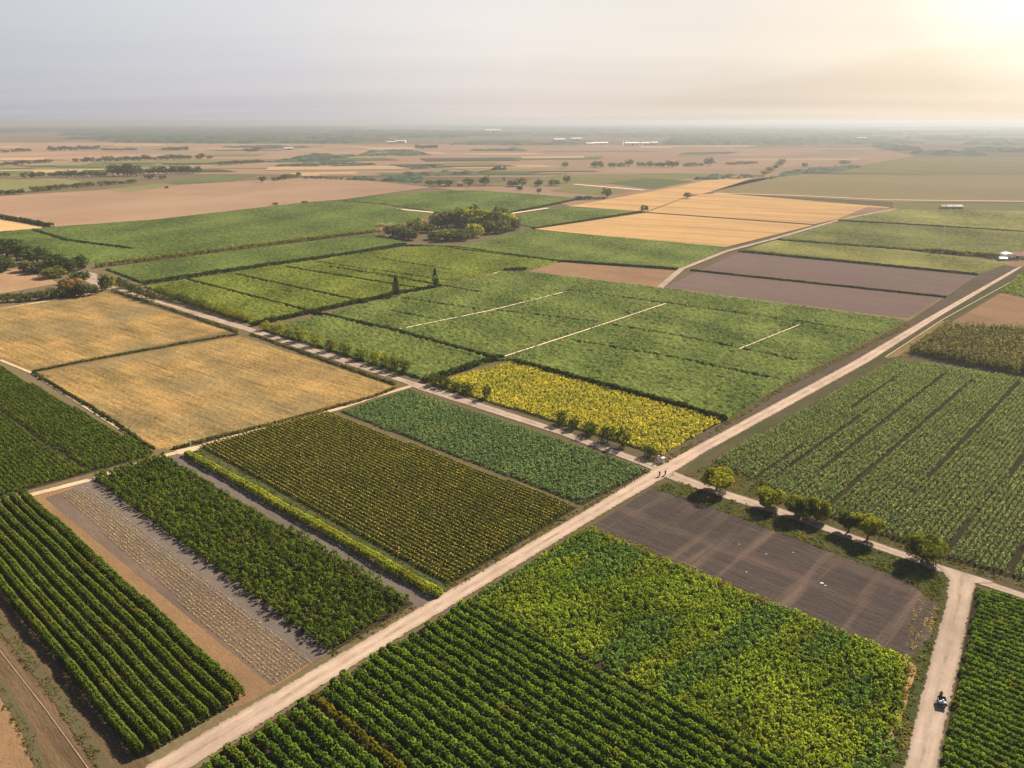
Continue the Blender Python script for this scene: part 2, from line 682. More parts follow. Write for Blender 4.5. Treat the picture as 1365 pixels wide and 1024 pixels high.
AU, AV = ang(UDIR), ang(VDIR)
M = {}
M['plain'] = soil_mat('plain_ground', (0.155, 0.115, 0.072), (0.20, 0.15, 0.09), (0.125, 0.108, 0.055), 500, 0.5, AU, bump=0.0, c3amt=0.9)
M['verge'] = soil_mat('verge_soil', (0.1445, 0.1148, 0.07225), (0.1105, 0.102, 0.051), (0.0765, 0.0935, 0.034), 14, 1.0, AV, c3amt=0.8)
M['ditch'] = soil_mat('ditch_soil', (0.12, 0.092, 0.070), (0.17, 0.13, 0.095), (0.10, 0.09, 0.05), 12, 1.0, AV)
M['gold_verge'] = soil_mat('gold_verge', (0.36, 0.25, 0.11), (0.24, 0.18, 0.08), (0.15, 0.14, 0.06), 12, 1.0, AV)
M['grass'] = soil_mat('short_grass', (0.055, 0.075, 0.028), (0.085, 0.105, 0.04), (0.12, 0.10, 0.05), 10, 1.4, AU, aniso=2)
M['wheat'] = soil_mat('wheat_stubble', (0.3378, 0.2129, 0.08445), (0.2644, 0.1652, 0.06242), (0.1139, 0.1065, 0.05141), 55, 1.0, AU, 0.55,
                      (0.1248, 0.1065, 0.05508), (0.016, 0.16), 0.5, 6.0, 0.75)
M['tan'] = soil_mat('tan_field', (0.3513, 0.2225, 0.153), (0.3092, 0.1928, 0.1251), (0.2529, 0.1743, 0.1205), 90, 0.5, AU + 0.4, 0.35,
                    (0.2319, 0.1484, 0.102), (0.004, 0.06), 0.2, 6.0, bands=((AU + 0.4, (0.0012, 0.010), 0.45, 0.62, (0.2924, 0.198, 0.1225), 0.7), (AU + 0.4, (0.004, 0.0015), 0.5, 0.65, (0.4042, 0.2816, 0.1862), 0.5)))
M['gold'] = soil_mat('gold_field', (0.7182, 0.4476, 0.1975), (0.5985, 0.3663, 0.1609), (0.5054, 0.3391, 0.1609), 70, 0.6, AU + 0.22, 0.6,
                     (0.399, 0.2577, 0.1244), (0.006, 0.075), 0.3, 6.0)
M['bare'] = soil_mat('bare_tan', (0.378, 0.234, 0.1395), (0.306, 0.189, 0.1125), (0.216, 0.144, 0.081), 25, 0.8, AU, bump=0.3)
M['plough'] = soil_mat('plough_soil', (0.1957, 0.137, 0.1196), (0.2428, 0.1749, 0.1509), (0.1879, 0.1287, 0.1141), 60, 0.8, AU, 0.35,
                       (0.1644, 0.1155, 0.103), (0.01, 0.25), 0.5)
M['brown'] = soil_mat('brown_soil', (0.07125, 0.05632, 0.05157), (0.1052, 0.08279, 0.07329), None, 16, 1.3, AU, 0.4,
                      (0.1289, 0.1018, 0.08482), (0.02, 0.9), 0.5, 6.0, 0.35,
                      bands=((AV, (0.012, 0.16), 0.5, 0.64, (0.2036, 0.1493, 0.112), 0.75), (AU, (0.012, 0.11), 0.55, 0.7, (0.1832, 0.1323, 0.1018), 0.6), (AV, (0.02, 0.05), 0.5, 0.7, (0.06786, 0.05429, 0.04886), 0.6)))
M['stalk_soil'] = soil_mat('stalk_soil', (0.1445, 0.1047, 0.08309), (0.1806, 0.1337, 0.1047), (0.1084, 0.08309, 0.06502), 15, 1.4, AU)
M['orange'] = soil_mat('orange_soil', (0.2693, 0.1703, 0.0961), (0.2094, 0.1307, 0.07106), (0.1496, 0.099, 0.05852), 12, 1.6, AU, aniso=2.5)
M['mauve'] = soil_mat('grey_soil', (0.1425, 0.1159, 0.1026), (0.1805, 0.1472, 0.1283), (0.114, 0.095, 0.08075), 12, 1.4, AU)
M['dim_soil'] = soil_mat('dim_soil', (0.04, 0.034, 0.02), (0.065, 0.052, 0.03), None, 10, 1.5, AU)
M['track_soil'] = soil_mat('track_soil', (0.108, 0.07286, 0.04406), (0.144, 0.09936, 0.0612), (0.072, 0.05299, 0.0306), 9, 1.5, AU, 0.5,
                           (0.1872, 0.1225, 0.06732), (0.02, 0.55), 0.4)
M['olive'] = soil_mat('olive_field', (0.17, 0.165, 0.065), (0.21, 0.195, 0.08), (0.25, 0.20, 0.095), 120, 0.4, AU, 0.4,
                      (0.14, 0.14, 0.06), (0.004, 0.05), 0.2)
M['far_green'] = soil_mat('far_green', (0.095, 0.125, 0.045), (0.12, 0.15, 0.055), (0.15, 0.155, 0.065), 120, 0.5, AU, 0.4,
                          (0.08, 0.11, 0.045), (0.004, 0.05), 0.2)
M['olive_pale'] = soil_mat('pale_olive_field', (0.22, 0.1836, 0.085), (0.2695, 0.2193, 0.105), (0.308, 0.2295, 0.12), 200, 0.3, AU, bump=0.0)
M['rut'] = road_mat('rut_soil', (0.20, 0.15, 0.11), (0.30, 0.23, 0.17), (0.14, 0.10, 0.07), ragged=0.5, seed=11)
M['far_scrub'] = soil_mat('far_scrub', (0.055, 0.07, 0.038), (0.085, 0.095, 0.05), (0.12, 0.11, 0.06), 60, 0.3, AU, bump=0.0)
M['road'] = road_mat('pale_dirt', (0.2951, 0.2239, 0.1757), (0.4118, 0.3234, 0.2616), (0.2059, 0.1528, 0.1133), crown=(0.2059, 0.1563, 0.1171))
M['road_cross'] = road_mat('grey_dirt', (0.2659, 0.2065, 0.1684), (0.3456, 0.2754, 0.2297), (0.1662, 0.1308, 0.09953), crown=(0.1994, 0.1583, 0.1187), seed=3)
M['path'] = road_mat('thin_path', (0.42, 0.30, 0.19), (0.52, 0.39, 0.27), (0.28, 0.21, 0.13), ragged=0.3, seed=5)
M['pale_path'] = road_mat('pale_path', (0.62, 0.48, 0.36), (0.68, 0.54, 0.42), (0.5, 0.38, 0.27), ragged=0.2, seed=7)
M['dry_strip'] = road_mat('dry_grass_strip', (0.2108, 0.136, 0.054), (0.2728, 0.1836, 0.081), (0.1364, 0.102, 0.054), ragged=0.5, seed=13)
M['weed_strip'] = road_mat('weed_strip', (0.065, 0.058, 0.032), (0.085, 0.072, 0.04), (0.09, 0.08, 0.045), ragged=0.6, seed=9)

# foliage
M['hedge'] = leaf_mat('hedge_leaf', (0.04719, 0.0818, 0.01888), (0.1338, 0.1888, 0.03775), (0.2831, 0.2045, 0.04719), 6, (0.55, 0.7), 0.5, dry=(0.2674, 0.173, 0.03932))
M['hedge_light'] = leaf_mat('light_hedge_leaf', (0.12, 0.165, 0.025), (0.30, 0.33, 0.05), (0.30, 0.25, 0.04), 9, acc_amt=0.4)
M['bush'] = leaf_mat('orchard_leaf', (0.03326, 0.06431, 0.01331), (0.09425, 0.1387, 0.02439), (0.122, 0.1331, 0.02218), 8)
M['vine'] = leaf_mat('vine_leaf', (0.04427, 0.08853, 0.02213), (0.1328, 0.2066, 0.04058), (0.2767, 0.2398, 0.03689), 7, (0.6, 0.72), 0.7)
M['vine_yellow'] = leaf_mat('yellowing_vine_leaf', (0.06, 0.075, 0.014), (0.19, 0.175, 0.03), (0.22, 0.17, 0.025), 7, (0.45, 0.65), 0.6)
M['weedy'] = leaf_mat('leafy_crop', (0.06929, 0.1347, 0.02224), (0.2079, 0.285, 0.04448), (0.3695, 0.3627, 0.05133), 14, (0.48, 0.66), 0.55)
M['weedy_dark'] = leaf_mat('leafy_crop_dark', (0.05013, 0.1136, 0.03209), (0.142, 0.2291, 0.06873))
M['blue_green'] = leaf_mat('cabbage_green', (0.07076, 0.1245, 0.0825), (0.1586, 0.2349, 0.1575), (0.244, 0.2921, 0.1275), 20, (0.56, 0.68), 0.7)
M['yellow'] = leaf_mat('yellow_crop', (0.1677, 0.1822, 0.03933), (0.5216, 0.4797, 0.1114), (0.2111, 0.249, 0.06555), 14, (0.48, 0.68), 0.65)
M['corn'] = leaf_mat('maize_leaf', (0.08061, 0.1272, 0.08024), (0.2016, 0.2562, 0.1697), (0.258, 0.265, 0.1543), 40, (0.58, 0.72), 0.4)
M['dry_corn'] = leaf_mat('dry_maize', (0.07225, 0.0744, 0.0462), (0.17, 0.1535, 0.099), (0.0765, 0.1023, 0.044), 12)
M['lit_top_row'] = leaf_mat('row_leaf', (0.0336, 0.054, 0.0168), (0.084, 0.108, 0.0312))
M['lit_top'] = leaf_mat('row_lit_top', (0.312, 0.228, 0.054), (0.552, 0.408, 0.12), trans=0.3)  # row leaves caught by the sun, the light painted as yellow
M['stalk'] = leaf_mat('dry_stalk', (0.285, 0.228, 0.1568), (0.494, 0.4085, 0.285), trans=0.2)
M['mid_a'] = leaf_mat('mid_crop_light', (0.0952, 0.1288, 0.02912), (0.1736, 0.2072, 0.0504), (0.1904, 0.1904, 0.056), 35, (0.55, 0.7), 0.20)
M['mid_b'] = leaf_mat('mid_crop', (0.08123, 0.1232, 0.04508), (0.1638, 0.207, 0.07513), (0.1965, 0.1965, 0.07513), 45, (0.57, 0.72), 0.18)
M['mid_c'] = leaf_mat('mid_crop_dark', (0.06879, 0.1085, 0.0387), (0.1389, 0.1852, 0.0625), (0.172, 0.1852, 0.06698), 60, (0.55, 0.7), 0.20)
M['mid_pale_hazed'] = leaf_mat('mid_crop_pale_hazed', (0.155, 0.165, 0.075), (0.225, 0.225, 0.105), (0.26, 0.225, 0.11), 80, (0.5, 0.7), 0.4)  # pale crop, with some of the distance haze put into its colour
M['mid_olive'] = leaf_mat('mid_crop_olive', (0.11, 0.125, 0.06), (0.175, 0.185, 0.085), (0.22, 0.2, 0.09), 80, (0.5, 0.7), 0.4)
M['strip'] = leaf_mat('strip_leaf', (0.018, 0.030, 0.010), (0.052, 0.072, 0.022))
M['strip_yellow'] = leaf_mat('strip_yellow_leaf', (0.075, 0.085, 0.018), (0.20, 0.19, 0.045))
M['grass_tuft'] = leaf_mat('grass_tuft', (0.045, 0.062, 0.018), (0.125, 0.130, 0.042), (0.24, 0.17, 0.07), 7, (0.48, 0.62), 0.7)
M['gold_tuft'] = leaf_mat('gold_tuft', (0.14, 0.12, 0.03), (0.30, 0.25, 0.06), (0.13, 0.14, 0.03), 6)
M['tree'] = leaf_mat('tree_leaf', (0.0483, 0.07406, 0.02254), (0.132, 0.1578, 0.03864), None, objvar=0.45)
M['tree_gold'] = leaf_mat('golden_tree_leaf', (0.085, 0.105, 0.018), (0.27, 0.275, 0.042), None, objvar=0.2)
M['tree_dark'] = leaf_mat('dark_tree_leaf', (0.02484, 0.04416, 0.01932), (0.069, 0.09108, 0.03036), None, objvar=0.35)
M['tree_grey'] = leaf_mat('grey_tree_leaf', (0.066, 0.0672, 0.048), (0.144, 0.132, 0.084), None, objvar=0.4)
M['tree_pink'] = leaf_mat('pink_tree_leaf', (0.12, 0.075, 0.05), (0.24, 0.15, 0.095), None, objvar=0.3)
M['dry_brush'] = leaf_mat('dry_brush', (0.28, 0.19, 0.12), (0.45, 0.33, 0.22), trans=0.2)
M['cypress'] = leaf_mat('cypress_leaf', (0.012, 0.026, 0.014), (0.034, 0.056, 0.026), None, objvar=0.2)
M['far_wood'] = leaf_mat('far_wood', (0.024, 0.044, 0.040), (0.060, 0.082, 0.066), (0.12, 0.11, 0.07), 500, (0.5, 0.65), 0.5, trans=0.2)
M['bark'] = plain_mat('bark', (0.075, 0.055, 0.04), 0.9)
M['white'] = plain_mat('white_paint', (0.75, 0.73, 0.70), 0.5, var=0.12)
M['dark_metal'] = plain_mat('dark_metal', (0.025, 0.03, 0.045), 0.7, 0.0)
M['blue_paint'] = plain_mat('blue_paint', (0.03, 0.10, 0.27), 0.8)
M['rubber'] = plain_mat('rubber', (0.015, 0.015, 0.016), 0.85)
M['skin'] = plain_mat('skin', (0.42, 0.26, 0.18), 0.6, var=0.08)
M['hair'] = plain_mat('hair', (0.02, 0.015, 0.012), 0.7)
M['cloth_dark'] = plain_mat('dark_cloth', (0.035, 0.03, 0.035), 0.9)
M['cloth_brown'] = plain_mat('brown_cloth', (0.055, 0.035, 0.03), 0.9)
M['cloth_maroon'] = plain_mat('maroon_cloth', (0.16, 0.04, 0.06), 0.9)
M['straw'] = plain_mat('straw_hat', (0.72, 0.64, 0.48), 0.8, var=0.1)
M['sack'] = plain_mat('white_sack', (0.78, 0.77, 0.74), 0.7, var=0.15)
M['concrete'] = plain_mat('pale_concrete', (0.55, 0.50, 0.44), 0.8)
M['roof_red'] = plain_mat('clay_roof', (0.42, 0.20, 0.13), 0.8)
M['roof_white'] = plain_mat('white_roof', (0.80, 0.78, 0.74), 0.5, var=0.08)
M['wall_pale'] = plain_mat('pale_render', (0.62, 0.52, 0.42), 0.8)
M['glass'] = plain_mat('dark_window', (0.03, 0.04, 0.05), 0.2)
M['galv'] = plain_mat('galvanised_steel', (0.70, 0.67, 0.58), 0.7, 0.0)

# ================================================================== ground, fields, roads
tag(obj('ground', mesh_np('ground', np.array([(-60000, -400, 0), (60000, -400, 0), (60000, 32000, 0), (-60000, 32000, 0)], float),
                          np.array([[0, 1, 2, 3]]), M['plain'])), kind='structure')

# far fields, back to front (photo pixel corners laid down on the real plain)
FAR = [
    ('tan_plain', 'tan', [(-700, 192), (150, 190), (480, 193), (700, 192), (1000, 196), (1165, 197), (1220, 208), (1098, 230), (1060, 232), (900, 238), (600, 236), (300, 232), (-600, 236)], 0.30),
    ('olive_field', 'olive', [(-300, 226), (0, 222), (110, 216), (200, 221), (110, 232), (0, 236), (-300, 242)], 0.42),
    ('olive_field', 'olive', [(-300, 244), (0, 240), (80, 238), (118, 243), (100, 252), (0, 259), (-300, 268)], 0.42),
    ('green_field', 'far_green', [(237, 240), (300, 234), (345, 233), (300, 243), (230, 245)], 0.42),
    ('olive_field', 'olive', [(140, 253), (215, 245), (240, 247), (165, 258)], 0.50),
    ('tan_field', 'tan', [(-300, 282), (0, 262), (135, 253.5), (300, 243), (400, 238), (460, 238), (575, 250), (460, 266), (401, 271), (209, 293), (70, 303), (0, 290), (-300, 240 + 70)], 0.46),
    ('gold_field', 'gold', [(-200, 300), (0, 292), (66, 304), (0, 311), (-200, 320)], 0.44),
    ('tan_field', 'tan', [(575, 250), (700, 248), (900, 238), (1030, 232), (1060, 231), (944, 257), (850, 283), (757, 275), (720, 262), (620, 256)], 0.40),
    ('olive_field', 'olive', [(640, 247), (757, 233), (900, 231), (1000, 233), (900, 240), (750, 250)], 0.46),
    ('green_field', 'far_green', [(808, 245), (859, 238), (926, 242), (870, 253)], 0.52),
    ('olive_field', 'olive', [(731, 255), (767, 247.5), (846, 255), (808, 262)], 0.52),
    ('olive_field', 'olive', [(1060, 232), (1098, 231), (1207, 210), (1500, 210), (1560, 234), (1365, 234)], 0.40),
    ('green_field', 'olive_pale', [(944, 257), (999, 240), (1063, 231), (1365, 234), (1560, 236), (1560, 272), (1365, 270), (1186, 270)], 0.40),
    ('tan_field', 'tan', [(700, 214), (900, 206), (1162, 214), (1150, 222), (900, 226)], 0.42),
    ('gold_field', 'gold', [(758, 275.5), (900, 250), (940, 241), (985, 237), (1003, 238), (944, 257), (906, 266), (862, 282.5)], 0.48),
    ('gold_field', 'gold', [(863, 283.2), (925, 260), (960, 258), (1187, 277), (1086, 299.5)], 0.48),
    ('gold_field', 'gold', [(712, 306), (860, 284.5), (1084, 301), (968, 330), (850, 320)], 0.48),
    ('olive_field', 'olive', [(1070, 299), (1190, 278), (1190, 270), (1560, 273), (1560, 290), (1365, 281), (1205, 280)], 0.36),
    ('dry_field', 'bare', [(0, 360), (42, 358), (78, 378), (0, 392), (-120, 404), (-120, 372)], 0.10),
    ('bare_field', 'bare', [(702, 362), (749, 349), (903, 361), (880, 384)], 0.12),
    ('ploughed_field', 'plough', [(883, 384), (985, 336.5), (1303, 368), (1209, 425)], 0.12),
    ('wheat_field', 'wheat', [(-130, 436), (0, 409), (141, 390), (306, 442), (40, 494), (0, 478), (-60, 455)], 0.04),
    ('wheat_field', 'wheat', [(46, 497), (318, 447), (528, 516), (500, 528), (230, 599), (207, 600)], 0.04),
    ('tan_field', 'bare', [(1256, 437), (1335, 390), (1470, 398), (1470, 450), (1365, 443)], 0.05),
    ('brown_field', 'brown', [(790, 701), (868, 652), (985, 686), (1220, 775), (1252, 800), (1242, 850), (1214, 880), (900, 749)], 0.04),
    ('bare_soil', 'orange', [(18, 664), (120, 640), (130, 648), (436, 872), (361, 920), (326, 940), (300, 948)], 0.03),
    ('planting_soil', 'stalk_soil', [(60, 664), (118, 645), (432, 871), (362, 914)], 0.05),
    ('soil_strip', 'mauve', [(96, 651), (124, 640), (444, 866), (414, 886)], 0.07),
    ('soil_strip', 'mauve', [(218, 608), (262, 597), (604, 788), (556, 812)], 0.03),
    ('grass_strip', 'grass', [(258, 603), (272, 596), (604, 778), (590, 796)], 0.06),
    ('grass_strip', 'grass', [(868, 650), (903, 641), (1206, 746), (1262, 768), (1258, 812), (1240, 800), (1212, 776), (985, 690)], 0.07),
    ('bare_soil', 'track_soil', [(-160, 690), (0, 790), (195, 1010), (240, 1040), (200, 1100), (-200, 1100)], 0.03),
]
for nm, mt, poly, z in FAR:
    sheet(nm, poly, z, M[mt])
M['straw'] = soil_mat('straw_field', (0.50, 0.335, 0.19), (0.44, 0.30, 0.17), (0.38, 0.27, 0.15), 200, 0.2, AU, bump=0.0)
M['dun'] = soil_mat('dun_field', (0.30, 0.215, 0.13), (0.26, 0.19, 0.115), (0.22, 0.18, 0.10), 200, 0.2, AU, bump=0.0)
far_rng = np.random.default_rng(41)
for k in range(64):
    y = 193.5 + 40 * far_rng.random() ** 1.3
    x = far_rng.uniform(-150, 1120 - (y > 215) * 500)
    th = (y - 165) * far_rng.uniform(0.03, 0.085)
    w = far_rng.uniform(60, 210) * (0.6 + (y - 190) / 80)
    sk = far_rng.uniform(-30, 45)
    mt = ('dun', 'straw', 'olive', 'far_green', 'dun', 'far_scrub', 'straw', 'olive')[k % 8]
    sheet('distant_field', [(x, y), (x + w, y - th * 0.35), (x + w + sk, y + th * 0.7), (x + sk * 0.6, y + th)], 0.54 + 0.02 * k, M[mt])
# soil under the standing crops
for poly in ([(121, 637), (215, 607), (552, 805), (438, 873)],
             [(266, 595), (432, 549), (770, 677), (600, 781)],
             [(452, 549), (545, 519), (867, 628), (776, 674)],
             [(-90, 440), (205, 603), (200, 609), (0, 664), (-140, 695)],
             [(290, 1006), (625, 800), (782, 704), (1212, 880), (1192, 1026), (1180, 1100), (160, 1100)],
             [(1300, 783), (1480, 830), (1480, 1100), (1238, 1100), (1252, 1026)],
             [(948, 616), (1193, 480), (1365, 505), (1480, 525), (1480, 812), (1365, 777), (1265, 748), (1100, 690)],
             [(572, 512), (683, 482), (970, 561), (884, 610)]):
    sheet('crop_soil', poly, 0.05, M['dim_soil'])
sheet('roadside_verge', [(880, 618), (872, 612), (968, 560), (1050, 510), (1210, 430), (1303, 366), (1350, 349), (1440, 300), (1450, 312), (1350, 362), (1241, 423), (1135, 485), (940, 590)], 0.09, M['ditch'])
sheet('roadside_verge', [(905, 636), (940, 603), (1159, 482), (1255, 420), (1365, 355), (1440, 312), (1460, 330), (1365, 371), (1258, 431), (1193, 479), (950, 613), (925, 630)], 0.09, M['verge'])
sheet('roadside_verge', [(1195, 430), (1290, 366), (1303, 367), (1212, 428)], 0.11, M['gold_verge'])
sheet('roadside_verge', [(1180, 478), (1256, 427), (1262, 433), (1212, 474)], 0.11, M['gold_verge'])
sheet('roadside_verge', [(905, 640), (930, 628), (950, 613), (1100, 690), (1265, 749), (1400, 785), (1400, 808), (1206, 740), (1060, 690)], 0.08, M['verge'])
sheet('roadside_verge', [(1212, 882), (1240, 850), (1256, 805), (1264, 790), (1226, 950), (1204, 1050), (1176, 1050)], 0.08, M['grass'])

# roads: left edge, right edge
ribbon('dirt_road', [(60, 1107), (195, 1021), (460, 868), (774, 684), (868, 627), (940, 588), (1135, 483), (1241, 421), (1350, 360), (1470, 293)],
       [(130, 1107), (262, 1022), (460, 896), (807, 684), (900, 630), (940, 604), (1159, 483), (1255, 421), (1365, 355), (1480, 295)], 0.16, M['road'])
ribbon('dirt_road', [(112, 361), (143, 379), (206, 399), (332, 436), (460, 478), (548, 508), (568, 513), (743, 571), (858, 613), (892, 627)],
       [(104, 366), (139, 385), (202, 405), (326, 441), (460, 486), (535, 510), (560, 521), (743, 579), (862, 624), (886, 636)], 0.13, M['road_cross'])
ribbon('dirt_road', [(893, 625), (905, 631), (956, 651), (1025, 672), (1073, 690), (1137, 713), (1206, 736), (1244, 750), (1297, 768), (1365, 791), (1500, 834)],
       [(886, 637), (900, 643), (956, 662), (1025, 684), (1067, 697), (1145, 725), (1206, 746), (1240, 759), (1290, 775), (1365, 799), (1500, 845)], 0.13, M['road_cross'])
ribbon('dirt_road', [(1240, 750), (1262, 772), (1261, 800), (1244, 860), (1223, 940), (1203, 1024), (1180, 1110)],
       [(1330, 778), (1302, 779), (1297, 795), (1291, 830), (1279, 890), (1262, 960), (1251, 1024), (1236, 1110)], 0.19, M['road_cross'])
ribbon('dirt_yard', [(104, 360), (128, 364), (142, 374)], [(98, 366), (112, 376), (130, 384)], 0.22, M['road_cross'])
l, r = around(GP([(-60, 690), (30, 663), (120, 640), (203, 612), (262, 597), (350, 571), (450, 545.5), (500, 529), (548, 515)]), 2.8)
ribbon('farm_track', l, r, 0.12, M['path'], px=False)
l, r = around(GP([(236, 604), (262, 598)]), 4.5)
ribbon('farm_track', l, r, 0.15, M['path'], px=False)
l, r = around(GP([(-90, 438), (0, 412), (60, 402), (123, 391), (141, 382)]), 3.0)
ribbon('farm_track', l, r, 0.16, M['path'], px=False)
l, r = around(GP([(0, 480), (44, 498), (205, 600)]), 1.6)
ribbon('farm_track', l, r, 0.12, M['path'], px=False)
for line, w in (([(524, 441), (656, 414), (755, 389)], 1.1), ([(669, 477), (780, 441), (888, 405)], 1.0), ([(985, 466), (1067, 433)], 0.7),
                ([(602, 381), (669, 362)], 1.3), ([(900, 386.5), (1050, 406), (1207, 426)], 0.8), ([(1180, 477), (1256, 427), (1365, 367)], 0.5)):
    l, r = around(GP(line), w)
    ribbon('farm_path', l, r, 0.35, M['path'] if w in (0.8, 0.5) else M['pale_path'], px=False)
for line, w in (([(457, 272), (578, 284)], 7.0), ([(683, 285), (731, 278)], 6.0), ([(765, 246), (859, 254)], 9.0), ([(952, 258), (1060, 261), (1180, 267), (1365, 269)], 5.0),
                ([(740, 277), (860, 283.7), (1085, 300.5), (1095, 302)], 1.5)):
    l, r = around(GP(line), w)
    ribbon('farm_path', l, r, 0.62, M['pale_path'] if w > 2 else M['weed_strip'], px=False, step=12)
l, r = around(GP([(878, 386), (908, 360), (968, 336), (1029, 320), (1118, 294), (1195, 279)]), 5.0)
ribbon('dirt_road', l, r, 0.66, M['road_cross'], px=False, step=8)
sheet('bare_patch', [(1120, 291), (1140, 283), (1155, 277), (1194, 278), (1130, 293)], 0.58, M['bare'])
# weedy strips on the bare track in the near corner
for line, w, mt in (([(-20, 812), (0, 829), (75, 925), (141, 1024), (180, 1090)], 2.2, 'weed_strip'), ([(-20, 850), (0, 868), (60, 945), (117, 1024), (150, 1075)], 0.2, 'path'),
                    ([(-30, 880), (0, 912), (40, 980), (60, 1040)], 1.8, 'weed_strip')):
    l, r = around(GP(line), w)
    ribbon('weedy_strip' if mt == 'weed_strip' else 'wheel_rut', l, r, 0.1, M['rut' if mt == 'path' else mt], px=False, step=2)
# straw-coloured bands left across the brown field
for line, w in (([(838, 662), (812, 700)], 5), ([(1000, 715), (940, 752)], 5), ([(1120, 770), (1075, 800)], 7), ([(1232, 800), (1190, 862)], 5.5)):
    pass
l, r = around(GP([(1205, 878), (1219, 890), (1205, 935), (1190, 980), (1174, 1030), (1160, 1080)]), 1.1)
ribbon('dry_grass_strip', l, r, 0.12, M['dry_strip'], px=False, step=2)
sheet('bare_soil', [(-120, 840), (0, 905), (26, 965), (52, 1040), (40, 1100), (-160, 1100)], 0.045, M['orange'])
# low hills at the right of the horizon
M['hill'] = soil_mat('hill_fields', (0.17, 0.14, 0.08), (0.24, 0.185, 0.11), (0.10, 0.10, 0.055), 900, 0.01, AU, bump=0.0)


def hills():
    xs = np.linspace(-15000, 45000, 240)
    ys = np.linspace(14000, 31000, 24)
    X, Y = np.meshgrid(xs, ys, indexing='ij')
    P = np.column_stack([X.ravel(), Y.ravel()])
    amp = 18 + 58 / (1 + np.exp(-(P[:, 0] - 6000) / 2500.0))
    prof = np.sin(np.clip((P[:, 1] - 14000) / 17000, 0, 1) * math.pi) ** 0.8
    Z = amp * prof * (0.75 + 0.35 * smooth_noise(P, 9000, 5) + 0.12 * smooth_noise(P, 1800, 8)) - 2
    idx = np.arange(len(P)).reshape(X.shape)
    q = np.stack([idx[:-1, :-1], idx[1:, :-1], idx[1:, 1:], idx[:-1, 1:]], -1).reshape(-1, 4)
    tag(obj('hills', mesh_np('hills', np.column_stack([P, Z]), q, M['hill'], smooth=True)), kind='structure')


hills()


def haze():
    s = NT('haze_air')
    v = s.n('VolumePrincipled')
    v.inputs['Color'].default_value = (0.37, 0.41, 0.475, 1)
    v.inputs['Density'].default_value = HAZE_DENSITY
    v.inputs['Anisotropy'].default_value = 0.35
    v.inputs['Density Attribute'].default_value = ''
    s.l(v.outputs[0], s.out.inputs['Volume'])
    x0, x1, y0, y1, z0, z1 = -62000, 62000, -600, 34000, -3, 108
    V = np.array([(x, y, z) for x in (x0, x1) for y in (y0, y1) for z in (z0, z1)], float)
    F = np.array([(0, 1, 3, 2), (4, 6, 7, 5), (0, 4, 5, 1), (2, 3, 7, 6), (0, 2, 6, 4), (1, 5, 7, 3)])
    tag(obj('haze', mesh_np('haze', V, F, s.m)), kind='stuff')


haze()

# ================================================================== hedges and crop rows (every row a thing)
ORD = ['first', 'second', 'third', 'fourth', 'fifth', 'sixth', 'seventh', 'eighth', 'ninth', 'tenth', 'eleventh', 'twelfth',
       'thirteenth', 'fourteenth', 'fifteenth', 'sixteenth', 'seventeenth', 'eighteenth', 'nineteenth']


def ordinal(n):
    if n <= 19:
        return ORD[n - 1]
    tens = {2: 'twent', 3: 'thirt', 4: 'fort', 5: 'fift'}[n // 10]
    return tens + ('ieth' if n % 10 == 0 else 'y-' + ORD[n % 10 - 1])


def row_leaves(L, w, h, per_m, size, lump=1.2, amt=0.25, wob=0.12, z0=0.0, box=0.5, pv=0.26):
    """leaf clumps of a hedge or crop row along +X from 0 to L: rounded section, lumpy plant by plant"""
    n = int(L * per_m)
    x = RNG.uniform(0, L, n)
    th = RNG.uniform(-0.18, math.pi + 0.18, n)
    c, s_ = np.cos(th), np.sin(th)
    cy_ = np.sign(c) * np.abs(c) ** box
    cz = np.sign(s_) * np.abs(s_) ** box
    k = int(L / lump) + 2
    pl = RNG.uniform(0, 1, k); off = RNG.normal(0, wob, k)
    i = np.clip((x / lump).astype(int), 0, k - 1)
    ph = (x / lump) % 1.0
    bulge = 1 - amt * (1 - np.sin(math.pi * ph) ** 0.7)
    slow = 1 + 0.10 * np.sin(x * 0.23 + RNG.uniform(0, 6)) + 0.07 * np.sin(x * 0.71 + RNG.uniform(0, 6))
    e = np.minimum(1, np.minimum(x, L - x) / (0.5 * w) + 0.35) ** 0.5
    r = (1 - 0.28 * RNG.random(n) ** 1.8) * bulge * (1.01 - pv / 2 + pv * pl[i]) * e
    y = cy_ * r * w / 2 + off[i] + 0.25 * w * 0.3 * np.sin(x * 0.13)
    z = z0 + h * 0.14 + cz * r * h * 0.86 * slow
    z = np.maximum(z, z0 + 0.08)
    nn = np.column_stack([np.zeros(n), c / w, s_ / h * 0.6]) + 0
    nn = unit(nn) + RNG.normal(0, 0.45, (n, 3))
    v, f = leaf_quads(np.column_stack([x, y, z]), nn, size)
    t = np.clip(0.45 * pl[i] + 0.55 * RNG.random(n), 0, 1)
    return v, f, t


def hedge_mesh(name, L, w, h, per_m, size, mat, **k):
    v, f, t = row_leaves(L, w, h, per_m, size, **k)
    return mesh_np(name, v, f, mat, tint=t)


def place(o, a, b):
    d = b - a
    o.location = (a[0], a[1], 0)
    o.rotation_euler = (0, 0, math.atan2(d[1], d[0]))
    return o


